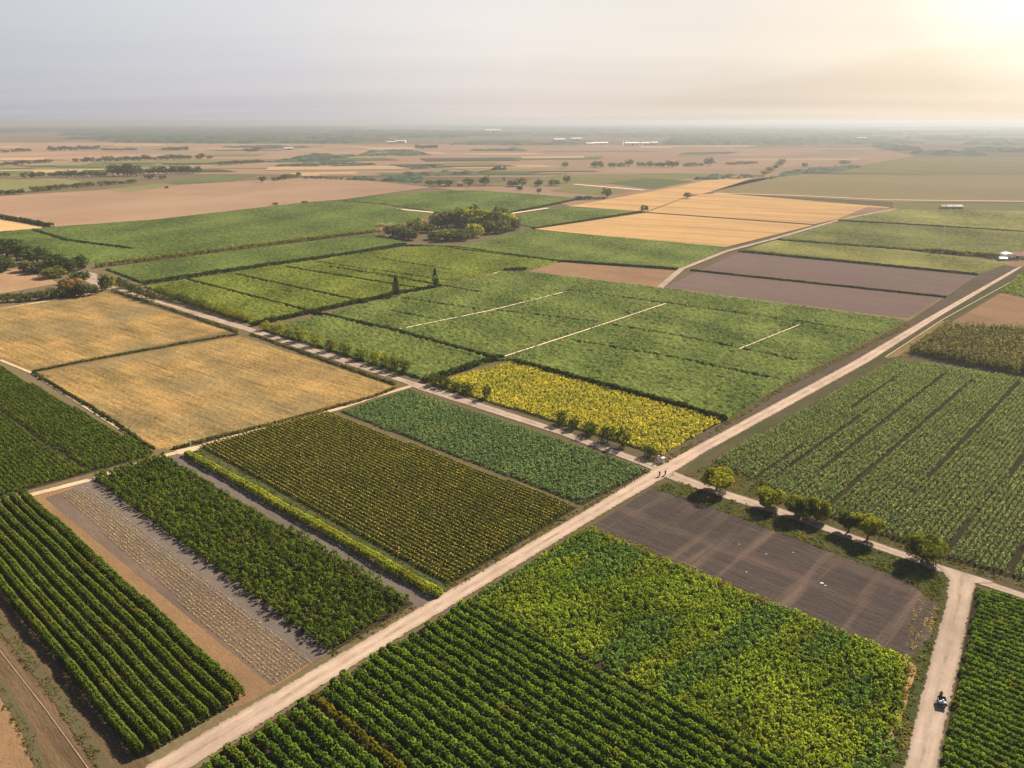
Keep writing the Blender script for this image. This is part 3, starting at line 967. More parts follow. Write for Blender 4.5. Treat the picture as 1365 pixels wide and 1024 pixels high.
# nine clipped hedges in the near left corner
ends = [(190, 1008), (210, 1000), (225, 991), (242, 981), (259, 971), (276, 961), (293, 951), (308, 942), (322, 931)]
hm = [hedge_mesh('clipped_hedge', 121, 1.35, 2.0, 230, 0.25, M['hedge'], lump=0.9, amt=0.06, wob=0.03, pv=0.10) for _ in range(3)]
for i, e in enumerate(ends):
    a = G(*e)
    if i == 8:
        me = hedge_mesh('clipped_hedge', 119, 2.0, 2.2, 200, 0.34, M['bush'], lump=1.3, amt=0.14, wob=0.1, pv=0.16)
    else:
        me = hm[i % 3]
    o = obj('clipped_hedge', me)
    place(o, a, a + UDIR * 10)
    lab = ('bushy untrimmed outermost hedge row beside the orange bare soil strip' if i == 8 else
           'smooth clipped dark green hedge bordering the bare rutted track' if i == 0 else
           f'smooth clipped dark green hedge, {ORD[i]} hedge counting from the bare rutted track')
    tag(o, lab, 'hedge', 'clipped hedges in parallel rows by the dirt road')

# the single light green hedge beside the grey soil strip
a, b = G(588, 796), G(249, 606)
o = obj('clipped_hedge', hedge_mesh('clipped_hedge', np.linalg.norm(b - a), 2.2, 1.7, 150, 0.32, M['hedge_light'], lump=1.1, amt=0.10, wob=0.05, pv=0.12))
tag(place(o, a, b), 'long single light green hedge between grey soil and a grass strip', 'hedge')

# dark vine rows at the bottom of the picture
poly = GP([(292, 1007), (625, 800), (1060, 1030), (1120, 1075), (210, 1075)])
rows = rows_in(poly, -UDIR, 2.35, 0.5)
cen = [0.5 * (a + b) for a, b in rows]
ref = G(625, 800)
rows = sorted(rows, key=lambda r: seg_dist(np.array([ref]), r[0] - UDIR * 500, r[1] + UDIR * 500)[0])
for i, (a, b) in enumerate(rows):
    L = np.linalg.norm(b - a)
    if a @ UDIR < b @ UDIR:
        a, b = b, a
    a = a + UDIR * RNG.uniform(-1.2, 1.2)
    if np.linalg.norm(b - a) < 8:
        continue
    L = np.linalg.norm(b - a)
    yel = (i == 18)
    o = obj('vine_row', hedge_mesh('vine_row', L, 1.25, 1.7, 75, 0.38, M['vine_yellow'] if yel else M['vine'], lump=1.25, amt=0.42, wob=0.14))
    place(o, a, b)
    lab = ('yellowing vine row among the dark green rows beside the dirt road' if yel else
           'dark green vine row bordering the leafy yellow-green crop' if i == 0 else
           f'dark green vine row, {ordinal(i + 1)} row counting away from the leafy yellow-green crop')
    tag(o, lab, 'vine row', 'dark vine rows at the near side of the dirt road')

# crop rows in the lower right corner
poly = GP([(1303, 786), (1500, 834), (1560, 1000), (1420, 1075), (1244, 1075), (1256, 1000), (1292, 840)])
rows = rows_in(poly, -UDIR, 1.78, 0.3)
ref = G(1303, 786)
rows = sorted(rows, key=lambda r: seg_dist(np.array([ref]), r[0] - UDIR * 500, r[1] + UDIR * 500)[0])
for i, (a, b) in enumerate(rows):
    if a @ UDIR < b @ UDIR:
        a, b = b, a
    a = a + UDIR * RNG.uniform(-0.5, 0.5)
    if np.linalg.norm(b - a) < 8:
        continue
    L = np.linalg.norm(b - a)
    o = obj('crop_row', hedge_mesh('crop_row', L, 0.78, 1.25, 90, 0.27, M['vine'], lump=1.0, amt=0.35, wob=0.1))
    place(o, a, b)
    lab = ('green crop row at the field corner beside the road fork' if i == 0 else
           f'green crop row right of the roadside vehicle, {ordinal(i + 1)} counting from the road fork')
    tag(o, lab, 'crop row', 'green crop rows beside the forking dirt road')

# crop rows; the sunlight on their tops is coloured in as yellow clumps
poly = GP([(266, 595), (432, 549), (769, 677), (599, 780)])
rows = rows_in(poly, -UDIR, 1.36, 0.3)
ref = G(600, 781)
rows = sorted(rows, key=lambda r: seg_dist(np.array([ref]), r[0] - UDIR * 500, r[1] + UDIR * 500)[0])
for i, (a, b) in enumerate(rows):
    if a @ UDIR < b @ UDIR:
        a, b = b, a
    L = np.linalg.norm(b - a)
    o = obj('lit_top_crop_row', hedge_mesh('lit_top_crop_row', L, 0.8, 0.85, 30, 0.32, M['lit_top_row'], lump=0.95, amt=0.5, wob=0.05))
    place(o, a, b)
    n = int(L / 0.95)
    x = np.repeat((np.arange(n) + 0.5) * 0.95 + RNG.uniform(-0.12, 0.12, n), 7)
    m = len(x)
    c = np.column_stack([x + RNG.normal(0, 0.15, m), RNG.normal(0, 0.16, m), 0.80 + RNG.uniform(-0.14, 0.16, m)])
    v, f = leaf_quads(c, np.column_stack([RNG.normal(0, 0.5, m), RNG.normal(0, 0.5, m), np.ones(m)]), 0.20)
    obj('sunlit_tops', mesh_np('sunlit_tops', v, f, M['lit_top'], tint=RNG.random(m)), o)  # yellow clumps stand in for sunlit leaf tops
    lab = ('crop row with sunlit yellow tops at the edge of the grass strip' if i == 0 else
           'crop row with sunlit yellow tops bordering the bluish green cabbage-like field' if i == len(rows) - 1 else
           f'crop row with sunlit yellow tops, {ordinal(i + 1)} row counting from the grass strip')
    tag(o, lab, 'crop row', 'rows with sunlit yellow tops between two fields')


# ================================================================== standing crops nobody could count
def crop(name, me):
    return tag(obj(name, me), kind='stuff')


def dense(poly, d, pitch, step, jit=0.2, wob=0.2, inset=0.3):
    return plants_on_rows(rows_in(GP(poly), d, pitch, inset), step, jit, wob)


# orchard bushes
p = dense([(122, 637), (214, 608), (550, 803), (438, 871)], UDIR, 1.75, 1.35, 0.25, 0.25)
crop('orchard_bushes', crop_mesh('orchard_bushes', p, 0.78, 2.0, 40, 0.40, M['bush']))
# leafy yellow-green field
p = dense([(627, 800), (781, 706), (1209, 880), (1192, 1026), (1170, 1075), (1128, 1075), (1062, 1028)], UDIR, 1.05, 1.05, 0.4, 0.3)
sn = smooth_noise(p, 22, 11)
vv = p @ np.array((-UDIR[1], UDIR[0]))
band = smooth_noise(np.column_stack([p @ UDIR, p @ VDIR * 0.25]), 13, 21)
dk = band > 0.66
crop('leafy_crop', crop_mesh('leafy_crop', p[~dk], 0.68, 1.3, 26, 0.36, M['weedy'], tint_spread=0.45, bias=np.clip(sn[~dk], 0, 1)))
crop('leafy_crop', crop_mesh('leafy_crop', p[dk], 0.68, 1.1, 24, 0.36, M['weedy_dark'], tint_spread=0.4))
# bluish green field
p = dense([(455, 549), (545, 521), (864, 628), (775, 672)], UDIR, 0.95, 0.9, 0.4, 0.25)
crop('low_crop', crop_mesh('low_crop', p, 0.5, 0.8, 14, 0.38, M['blue_green'], tint_spread=0.35))
# yellow field
p = dense([(574, 511), (683, 483), (966, 561), (883, 607)], UDIR, 1.35, 0.95, 0.4, 0.2)
crop('yellow_crop', crop_mesh('yellow_crop', p, 0.55, 1.1, 16, 0.38, M['yellow'], tint_spread=0.45))
# field at the left edge
p = dense([(-90, 440), (204, 603), (199, 608), (0, 662), (-140, 692)], UDIR, 1.35, 0.9, 0.3, 0.14)
gap = line_dist(p, GP([(-60, 516), (0, 549), (112, 627)])) > 0.75
p = p[gap]
crop('row_crop', crop_mesh('row_crop', p, 0.56, 1.3, 18, 0.38, M['bush']))
# maize right of the main road
mz = [(950, 616), (1193, 481), (1285, 494), (1365, 507), (1480, 528), (1480, 806), (1365, 774), (1268, 746), (1100, 688)]
p = dense(mz, VDIR, 1.32, 0.75, 0.3, 0.06)
for a, b, w in (((1000, 646), (1205, 496), 0.5), ((1058, 655), (1264, 498), 0.65), ((1100, 680), (1304, 504), 0.85), ((1190, 694), (1356, 512), 0.7),
                ((1262, 740), (1400, 560), 0.75), ((1340, 765), (1440, 640), 0.6), ((1030, 640), (1232, 497), 0.4)):
    p = p[seg_dist(p, G(*a), G(*b)) > w * 0.8]
crop('maize', crop_mesh('maize', p, 0.42, 1.7, 13, 0.34, M['corn'], fill=0.5, tint_spread=0.2))
p = dense([(1212, 471), (1258, 439), (1365, 444), (1480, 450), (1480, 523), (1365, 502), (1290, 488)], VDIR, 1.5, 1.2, 0.4, 0.3)
crop('tall_dry_maize', crop_mesh('tall_dry_maize', p, 0.75, 4.4, 26, 0.6, M['dry_corn'], fill=0.5))
p = dense([(1334, 390), (1366, 362), (1450, 318), (1480, 398), (1365, 397)], VDIR, 1.5, 1.3, 0.4, 0.3)
crop('low_crop', crop_mesh('low_crop', p, 0.8, 1.4, 10, 0.6, M['mid_b']))
# dry stalks left in rows on the pale strip
rows = rows_in(GP([(82, 660), (113, 648), (418, 884), (363, 915)]), UDIR, 0.78, 0.2)
p = plants_on_rows(rows, 0.42, 0.4, 0.03)
p = p[RNG.random(len(p)) < 0.85]
N = len(p)
c = np.column_stack([np.repeat(p, 5, 0) + RNG.normal(0, 0.07, (N * 5, 2)), RNG.uniform(0.05, 0.36, N * 5)])
v, f = leaf_quads(c, RNG.normal(0, 1, (N * 5, 3)), 0.2, 0.6)
crop('dry_stalks', mesh_np('dry_stalks', v, f, M['stalk'], tint=RNG.random(N * 5)))

# stubble standing on the wheat fields and clods on the ploughed soil
ST = leaf_mat('stubble', (0.135, 0.104, 0.062), (0.285, 0.185, 0.098), (0.15, 0.135, 0.08), 40, (0.46, 0.64), 0.75, trans=0.1)
for nm, pl in (('wheat_stubble', [(-60, 424), (0, 411), (139, 392), (303, 441), (42, 492), (0, 476)]), ('wheat_stubble', [(50, 498), (318, 449), (524, 516), (500, 526), (230, 597), (208, 598)])):
    crop(nm, canopy_mesh(nm, GP(pl), UDIR, 0.55, 0.30, 0.95, ST, patch=(70, 9)))
CL_ = leaf_mat('clods', (0.16, 0.125, 0.11), (0.24, 0.19, 0.165), trans=0.0)

# mid-distance fields: crop canopies with narrow gaps between the panels
gl = {
    'U1': GP([(420, 418), (524, 441), (656, 478)]), 'U2': GP([(538, 399), (635, 414)]), 'U2b': GP([(521, 416), (575, 427)]),
    'U3': GP([(757, 388), (888, 406)]), 'U4': GP([(649, 414), (797, 431)]), 'U5': GP([(811, 434), (900, 449), (985, 466), (1060, 482)]),
    'U6': GP([(888, 406), (1000, 421), (1173, 447)]), 'U7': GP([(760, 455), (900, 479), (1046, 510)]),
    'L2': GP([(524, 441), (656, 414), (755, 389)]), 'L3': GP([(669, 477), (780, 441), (888, 405)]), 'S': GP([(985, 466), (1067, 433)]),
}
gaps = [(gl[k], w) for k, w in (('U1', 1.5), ('U2', 1.0), ('U2b', 0.8), ('U3', 0.9), ('U4', 0.8), ('U5', 0.9), ('U6', 0.8), ('U7', 0.7), ('L2', 2.0), ('L3', 1.8), ('S', 1.3))]
big = GP([(352, 441), (440, 419), (524, 396), (580, 386), (670, 363), (700, 363), (880, 385), (1206, 428), (1046, 509), (968, 559), (684, 481), (660, 482), (566, 508)])
crop('green_crop', canopy_mesh('green_crop', big, UDIR, 0.85, 1.5, 0.85, M['mid_b'], gaps, row=None, patch=40))
gaps = [(GP(l), 1.1) for l in ([(250, 374), (412, 416)], [(314, 367), (490, 405)], [(380, 357), (560, 386)], [(440, 357), (500, 365), (640, 391)], [(500, 345), (600, 361)], [(600, 332), (745, 350)], [(497, 361), (600, 376)], [(420, 350), (500, 362)])]
blk = GP([(192, 383), (330, 361), (460, 342), (541, 330), (612, 329), (745, 350), (700, 361), (670, 361), (580, 382), (524, 391), (440, 410), (336, 433), (250, 405)])
crop('green_crop', canopy_mesh('green_crop', blk, UDIR, 0.95, 1.5, 0.82, M['mid_a'], gaps, patch=50))
crop('green_crop', canopy_mesh('green_crop', GP([(142, 360), (300, 337), (460, 318), (500, 313), (542, 325), (460, 339), (330, 358), (189, 378)]), UDIR, 1.1, 1.6, 0.5, M['mid_c'], patch=60))
gaps = [(GP([(45, 308), (90, 322), (175, 333)]), 2.0), (GP([(130, 322), (320, 308), (440, 294)]), 1.4), (GP([(60, 313), (200, 306), (300, 296)]), 1.0), (GP([(30, 332), (100, 322)]), 1.2)]
crop('green_crop', canopy_mesh('green_crop', GP([(-120, 322), (0, 310), (71, 304), (209, 294), (401, 272), (450, 269), (505, 274), (576, 288), (520, 303), (497, 310), (300, 330), (116, 352), (60, 342), (0, 326)]), UDIR, 1.6, 1.5, 0.55, M['mid_c'], gaps, patch=90))
crop('green_crop', canopy_mesh('green_crop', GP([(450, 268), (500, 262), (600, 255), (640, 254.5), (775, 265), (683, 283), (640, 282), (578, 283), (505, 272)]), UDIR, 1.9, 1.5, 0.55, M['mid_c'], patch=90))
crop('green_crop', canopy_mesh('green_crop', GP([(690, 288), (730, 280), (757, 276.5), (852, 283.5), (715, 305), (692, 300)]), UDIR, 1.8, 1.5, 0.5, M['mid_c'], patch=90))
crop('green_crop', canopy_mesh('green_crop', GP([(612, 330), (705, 307), (850, 320), (968, 331), (906, 358), (747, 349)]), UDIR, 1.2, 1.5, 0.55, M['mid_b'], patch=60))
crop('green_crop', canopy_mesh('green_crop', GP([(992, 334), (1033, 321), (1200, 334), (1345, 351), (1304, 366)]), UDIR, 1.3, 1.0, 0.4, M['mid_pale_hazed'], patch=70))
crop('green_crop', canopy_mesh('green_crop', GP([(1038, 319), (1116, 295.5), (1365, 310), (1480, 318), (1480, 350), (1330, 341)]), UDIR, 1.7, 1.2, 0.4, M['mid_olive'], [(GP([(1080, 310), (1365, 330)]), 1.3)], patch=90))
crop('green_crop', canopy_mesh('green_crop', GP([(1120, 294), (1195, 280), (1365, 282), (1500, 288), (1500, 316), (1365, 309)]), UDIR, 2.3, 1.2, 0.4, M['mid_pale_hazed'], patch=110))


# dark grassy strips and hedges between the fields, each one a thing
def strip(line, w, h, mat, label, name='field_hedge', per=26, size=0.9, cat='hedge', group='hedge strips between the green fields'):
    pts = GP(line)
    vs_, fs_, ts_ = [], [], []
    k = 0
    o0 = pts[0]
    for a, b in zip(pts[:-1], pts[1:]):
        L = np.linalg.norm(b - a)
        v, f, t = row_leaves(L, w, h, per, size, lump=2.6, amt=0.3, wob=0.2)
        th = math.atan2(*(b - a)[::-1])
        c_, s_ = math.cos(th), math.sin(th)
        v = np.column_stack([v[:, 0] * c_ - v[:, 1] * s_ + a[0] - o0[0], v[:, 0] * s_ + v[:, 1] * c_ + a[1] - o0[1], v[:, 2]])
        vs_.append(v); fs_.append(f + k); ts_.append(t); k += len(v)
    o = obj(name, mesh_np(name, np.vstack(vs_), np.vstack(fs_), mat, tint=np.concatenate(ts_)), loc=o0)
    return tag(o, label, cat, group)


S = M['strip']
strip([(336, 435), (440, 412), (524, 394)], 3.0, 2.2, S, 'dark hedge strip from the road junction to the two cypresses')
strip([(524, 394), (580, 384)], 2.6, 2.0, S, 'short dark hedge strip between the two cypresses')
strip([(672, 362), (702, 360)], 3.2, 2.2, S, 'short dark hedge ending at the corner of the bare tan field')
strip([(566, 510), (610, 496), (656, 481), (672, 478)], 3.2, 2.0, S, 'dark strip edging the green field above the yellow crop')
strip([(684, 483), (800, 514), (900, 541), (968, 561)], 2.0, 1.9, S, 'dark hedge line along the far edge of the yellow crop')
strip([(418, 418), (524, 442), (600, 463), (658, 479)], 1.6, 1.6, S, 'dark strip across the green panels behind the roadside bushes')
strip([(189, 380), (330, 359), (460, 341), (541, 327)], 4.0, 2.6, S, 'long dark hedge between the plain green strip and the panelled field')
strip([(541, 328), (610, 331), (690, 342), (747, 350)], 1.8, 1.4, S, 'low dark edge running from the wood to the tan field')
strip([(128, 357), (300, 335), (460, 315), (500, 310)], 5.0, 3.2, M['strip_yellow'], 'long yellow-topped hedge leading from the farm yard to the wood')
strip([(747, 349), (903, 360)], 2.0, 1.5, S, 'dark edge on the far side of the bare tan field')
strip([(710, 306), (855, 283)], 2.4, 1.6, S, 'dark edge between the golden field and the green field left of it', per=18, size=1.2)
strip([(985, 336), (1150, 352), (1303, 367)], 1.8, 1.4, S, 'thin dark edge on the far side of the ploughed field', per=18, size=1.0)
strip([(920, 361), (1100, 380), (1261, 397)], 1.5, 1.1, S, 'dark line crossing the middle of the ploughed field', per=18)
strip([(1036, 321), (1150, 330), (1230, 336)], 2.2, 1.5, S, 'thin dark hedge left of the tall mast', per=18, size=1.0)
strip([(1230, 336), (1300, 341), (1340, 345)], 4.0, 3.2, M['strip_yellow'], 'bushy ragged hedge between the tall mast and the farmhouse', per=20, size=1.3)
strip([(1118, 295), (1240, 302), (1365, 310.5), (1480, 318)], 2.4, 1.5, S, 'dark edge between two green fields behind the mast', per=14, size=1.4)
strip([(0, 291), (35, 297), (69, 303.5)], 5, 4.0, S, 'short dark hedge at the tip of the small golden field', per=14, size=1.6)
strip([(683, 284), (777, 265.5)], 3.0, 2.0, S, 'dark edge along the green field above the pale path', per=14, size=1.4)
strip([(45, 308), (90, 322), (175, 333)], 3.5, 2.0, S, 'dark ragged strip crossing the distant left green field', per=16, size=1.3)
for i, (l, lab) in enumerate((([(250, 374), (412, 416)], 'nearest to the roadside hedge'), ([(314, 367), (490, 405)], 'second from the roadside hedge'), ([(380, 357), (560, 386)], 'in the middle of the panelled field'),
                       ([(440, 357), (640, 391)], 'passing behind the two cypresses'), ([(600, 332), (745, 350)], 'nearest to the wood'))):
    strip(l, 1.3, 1.3, S, 'thin dark divider between green panels, ' + lab, per=18, size=0.8, name='field_divider', cat='divider', group='thin dark dividers between green panels')
strip([(44, 496), (130, 479), (230, 461), (318, 446)], 1.6, 0.9, M['grass_tuft'], 'green grassy strip dividing the two wheat fields', name='grass_divider', cat='grass strip', group='grass strips around the wheat fields', per=30, size=0.5)
strip([(230, 599), (380, 562), (500, 529), (527, 518)], 1.8, 0.9, M['grass_tuft'], 'green grassy strip along the lower edge of the wheat field', name='grass_divider', cat='grass strip', group='grass strips around the wheat fields', per=30, size=0.5)
strip([(44, 497), (130, 549), (205, 600)], 1.2, 0.7, M['strip'], 'dark weedy strip between wheat and the left green crop', name='grass_divider', cat='grass strip', group='grass strips around the wheat fields', per=26, size=0.5)
strip([(150, 388), (250, 420), (318, 443)], 2.0, 1.2, M['grass_tuft'], 'green weedy strip between the road and the upper wheat field', name='grass_divider', cat='grass strip', group='grass strips around the wheat fields', per=30, size=0.5)
strip([(335, 446), (440, 483), (528, 513)], 1.6, 0.9, M['grass_tuft'], 'grassy strip between the road and the lower wheat field', name='grass_divider', cat='grass strip', group='grass strips around the wheat fields', per=30, size=0.5)


# ------------------------------------------------------------------ rough grass along the verges
def tufts(name, polys, dens, size, h, mat):
    P = []
    for poly in polys:
        g = GP(poly)
        lo, hi = g.min(0), g.max(0)
        n = int((hi[0] - lo[0]) * (hi[1] - lo[1]) * dens * 1.8)
        q = RNG.uniform(lo, hi, (n, 2))
        q = q[inside(q, g)]
        q = q[smooth_noise(q, 7, 4) + RNG.normal(0, 0.2, len(q)) > 0.42]
        P.append(q)
    p = np.vstack(P)
    crop(name, crop_mesh(name, p, size * 1.1, h * 0.7, 6, size * 0.8, mat))


tufts('verge_grass', [[(1212, 882), (1240, 850), (1253, 805), (1258, 795), (1220, 950), (1196, 1050), (1176, 1050)],
                      [(868, 650), (903, 641), (1206, 746), (1262, 768), (1258, 812), (1240, 800), (1212, 776), (985, 690)],
                      [(905, 640), (930, 628), (950, 613), (1100, 690), (1265, 749), (1400, 785), (1400, 794), (1290, 762), (1206, 733), (1137, 710), (1073, 687), (1025, 669), (956, 648), (915, 633)]], 1.5, 0.42, 0.35, M['grass_tuft'])
tufts('verge_grass', [[(258, 603), (272, 596), (604, 778), (590, 796)], [(300, 1003), (460, 899), (630, 796), (622, 808), (470, 905), (312, 1010)],
                      [(436, 872), (551, 806), (556, 810), (440, 878)], [(600, 781), (770, 676), (774, 682), (606, 787)], [(776, 674), (864, 628), (868, 630), (780, 680)]], 1.2, 0.36, 0.3, M['grass_tuft'])
tufts('verge_grass', [[(884, 612), (970, 561), (1050, 511), (1210, 430), (1222, 430), (1060, 512), (975, 564), (888, 618)],
                      [(950, 616), (1193, 479), (1258, 432), (1262, 434), (1196, 482), (956, 618)]], 1.2, 0.5, 0.5, M['grass_tuft'])
tufts('verge_grass', [[(-10, 806), (4, 826), (80, 922), (150, 1026), (130, 1030), (66, 930), (-10, 838)], [(-30, 880), (0, 908), (44, 980), (64, 1040), (50, 1044), (28, 985), (-20, 915)]], 2.4, 0.3, 0.2, M['grass_tuft'])
tufts('dry_straw', [[(1224, 792), (1246, 800), (1222, 866), (1200, 862)], [(1236, 812), (1252, 806), (1244, 838), (1224, 862), (1216, 858)]], 1.1, 0.3, 0.2, M['stalk'])
tufts('gold_grass', [[(1210, 876), (1218, 876), (1214, 900), (1178, 1050), (1166, 1050), (1196, 960)], [(784, 703), (796, 702), (1212, 878), (1210, 884)],
                     ], 1.6, 0.36, 0.3, M['gold_tuft'])

# ================================================================== trees and bushes


def crown_mesh(name, h, w, n, size, mat, base=0.22, lobes=9, seed=None, pointy=0.0, squat=1.0):
    """leaf clumps spread over several uneven lobes, with gaps between them"""
    cz = h * (base + (1 - base) * 0.5)
    rx, rz = w / 2, h * (1 - base) / 2
    L = []
    for k in range(lobes):
        a = k * 2.4 + RNG.uniform(-0.5, 0.5)
        q = ((k + 0.5) / lobes) * 1.7 - 0.8
        s = math.sqrt(max(0.05, 1 - q * q * 0.8))
        s *= (1 - pointy * (q + 0.8) / 1.7)
        r = RNG.uniform(0.27, 0.58)
        L.append((math.cos(a) * rx * s * 0.62 * RNG.uniform(0.6, 1.1), math.sin(a) * rx * s * 0.62 * RNG.uniform(0.6, 1.1), q * rz * 0.66,
                  rx * r * (1 - 0.45 * pointy * (q + 0.8) / 1.7), rz * r * 1.0))
    L.append((0, 0, 0, rx * 0.62 * (1 - 0.4 * pointy), rz * 0.66))
    L = np.array(L)
    i = RNG.integers(0, len(L), n)
    d = unit(RNG.normal(0, 1, (n, 3)))
    k = 1 - 0.35 * RNG.random(n) ** 2
    c = L[i, :3] + d * np.column_stack([L[i, 3], L[i, 3], L[i, 4]]) * k[:, None]
    out = np.linalg.norm(c / np.array((rx, rx, rz)), axis=1) > 0.42
    c, d, i = c[out], d[out], i[out]
    c[:, 2] += cz
    v, f = leaf_quads(c, d + RNG.normal(0, 0.5, d.shape), size)
    lt = RNG.random(len(L))
    return mesh_np(name, v, f, mat, tint=np.clip(0.4 * lt[i] + 0.6 * RNG.random(len(c)), 0, 1))


def tube(bm, pts, rads, seg=7):
    rings = []
    for i, p in enumerate(pts):
        p = Vector(p)
        d = (Vector(pts[min(i + 1, len(pts) - 1)]) - Vector(pts[max(i - 1, 0)])).normalized()
        x = d.orthogonal().normalized(); y = d.cross(x)
        rings.append([bm.verts.new(p + (x * math.cos(2 * math.pi * k / seg) + y * math.sin(2 * math.pi * k / seg)) * rads[i]) for k in range(seg)])
    for r0, r1 in zip(rings[:-1], rings[1:]):
        for k in range(seg):
            bm.faces.new((r0[k], r0[(k + 1) % seg], r1[(k + 1) % seg], r1[k]))
    bm.faces.new(rings[-1]); bm.faces.new(rings[0][::-1])


def bm_mesh(name, bm, mat, smooth=False):
    bmesh.ops.recalc_face_normals(bm, faces=bm.faces)
    me = bpy.data.meshes.new(name)
    bm.to_mesh(me); bm.free()
    if smooth:
        me.polygons.foreach_set('use_smooth', np.ones(len(me.polygons), bool))
    me.materials.append(mat)
    return me


def trunk_mesh(h, w, r, limbs=4, seg=7):
    bm = bmesh.new()
    top = h * 0.62
    bend = [random.uniform(-0.04, 0.04) * h for _ in range(4)]
    tube(bm, [(0, 0, -0.1), (bend[0] * 0.3, bend[1] * 0.3, top * 0.35), (bend[0], bend[1], top * 0.7), (bend[2], bend[3], top)],
         [r * 1.25, r, r * 0.7, r * 0.25], seg)
    for k in range(limbs):
        a = k * 2.4 + random.uniform(-0.4, 0.4)
        z = h * random.uniform(0.26, 0.42)
        tube(bm, [(0, 0, z), (math.cos(a) * w * 0.16, math.sin(a) * w * 0.16, z + h * 0.12), (math.cos(a) * w * 0.33, math.sin(a) * w * 0.33, z + h * 0.27)],
             [r * 0.5, r * 0.33, r * 0.12], 5)
    return bm_mesh('trunk', bm, M['bark'], True)


def mpp(py):
    """metres per photo pixel sideways at row py"""
    p = G(682.5, py)
    q = G(683.5, py)
    return q[0] - p[0]


# ---- prototypes for the smaller plants: (crown mesh, trunk mesh) of a tree 1 m high and 1 m wide
def protos(mat, n, size, count, base=0.12, lobes=8, pointy=0.0):
    return [(crown_mesh('crown', 1, 1, n, size, mat, base, lobes, pointy=pointy), trunk_mesh(1, 1, 0.035)) for _ in range(count)]


P_BUSH = protos(M['tree_gold'], 620, 0.075, 4, 0.02, 10) + protos(M['tree'], 620, 0.075, 4, 0.02, 10)
P_DARKB = protos(M['tree_dark'], 620, 0.075, 4, 0.02, 10)
P_FAR = {'dark': protos(M['tree_dark'], 300, 0.12, 5), 'tree': protos(M['tree'], 300, 0.12, 5), 'gold': protos(M['tree_gold'], 320, 0.11, 3),
         'grey': protos(M['tree_grey'], 300, 0.12, 4), 'pink': protos(M['tree_pink'], 380, 0.10, 2, 0.04), 'brush': protos(M['dry_brush'], 220, 0.10, 3, 0.0)}
P_WOOD = {k: protos(M[m], 900, 0.085, c, 0.0, 12) for k, m, c in (('dark', 'tree_dark', 4), ('tree', 'tree', 3), ('gold', 'tree_gold', 3), ('grey', 'tree_grey', 3), ('pink', 'tree_pink', 1))}
P_CYP = [(crown_mesh('crown', 1, 1, 1500, 0.06, M['cypress'], 0.02, 16, pointy=0.95), trunk_mesh(1, 1, 0.05)) for _ in range(2)]


def plant(name, cat, pro, xy, h, w, label, group=None, z=0.0):
    root = empty(name, (xy[0], xy[1], z), RNG.uniform(0, 6.28))
    root.scale = (w, w * RNG.uniform(0.9, 1.1), h)
    tag(root, label, cat, group)
    obj('crown', pro[0], root)
    obj('trunk', pro[1], root)
    return root


def plant_px(name, cat, pros, px, py, wpx, hpx, label, group=None):
    h = hpx * upp(py); w = wpx * mpp(py)
    # the base sits a little in front of the crown's centre so the crown covers the given pixels
    return plant(name, cat, pros[RNG.integers(0, len(pros))], G(px, py), h, w, label, group)


# ---- seven trees along the right-hand branch road
for (px, py, top, wpx, mt, lab) in (
        (955, 655, 618, 40, 'tree_gold', 'golden-green leaning tree nearest the crossroads at the maize corner'),
        (1027, 677, 647, 33, 'tree_gold', 'yellow-green bushy tree between the leaning golden tree and the twin crowns'),
        (1066, 690, 655, 37, 'tree', 'broad green round tree, larger of the touching twin crowns'),
        (1089, 694, 660, 27, 'tree_gold', 'narrow sunlit yellow-green tree touching the larger round crown'),
        (1131, 710, 678, 29, 'tree', 'dull green round tree next to the tree whose trunk shows'),
        (1156, 720, 681, 31, 'tree_gold', 'brownish golden tree with its bare trunk showing over the road'),
        (1229, 749, 707, 45, 'tree', 'largest full green tree standing alone by the road fork')):
    g = G(px, py)
    h = (py - top) * upp(py) * 0.84; w = wpx * mpp(py)
    root = empty('roadside_tree', (g[0], g[1], 0), RNG.uniform(0, 6.28))
    tag(root, lab, 'tree', 'trees along the branch road beside the maize')
    tall = 'trunk' in lab
    obj('crown', crown_mesh('crown', h, w * 1.15, int(1800 + 50 * w * h), 0.40, M[mt], 0.26 if tall else 0.08, 10), root)
    obj('trunk', trunk_mesh(h, w, 0.24), root)

# ---- rounded bushes beside the road from the wheat to the crossroads
RB = 'rounded bushes along the road beside the green fields'
for k, (px, py, wpx, hpx) in enumerate(((350, 446, 14, 9), (366, 452, 18, 13), (382, 457, 15, 11), (398, 461, 18, 14), (418, 468, 16, 13), (437, 474, 15, 13), (457, 480, 16, 14),
                                       (477, 486, 16, 12), (496, 491, 16, 13), (510, 495, 14, 14), (522, 499, 16, 15), (536, 503, 16, 15))):
    lab = ('last round golden bush before the road junction' if k == 11 else
           'first round bush after the white marker post at the gap' if k == 0 else
           f'round yellow-green roadside bush, {ORD[11 - k]} counting back from the road junction')
    plant_px('roadside_bush', 'bush', P_BUSH, px + 4, py - 6, wpx * 1.25, hpx * 1.3, lab, RB)
for k, t in enumerate(np.linspace(0, 1, 19)):
    px, py = 212 + (328 - 212) * t, 399 + (434 - 399) * t
    plant_px('hedge_bush', 'bush', P_BUSH if k > 9 else P_DARKB + P_BUSH[4:], px + 3 + RNG.uniform(-1, 1), py - 5.5, RNG.uniform(13, 18), RNG.uniform(9, 13),
             'green bush in the unbroken roadside row above the wheat fields', 'bush row beside the road above the wheat')
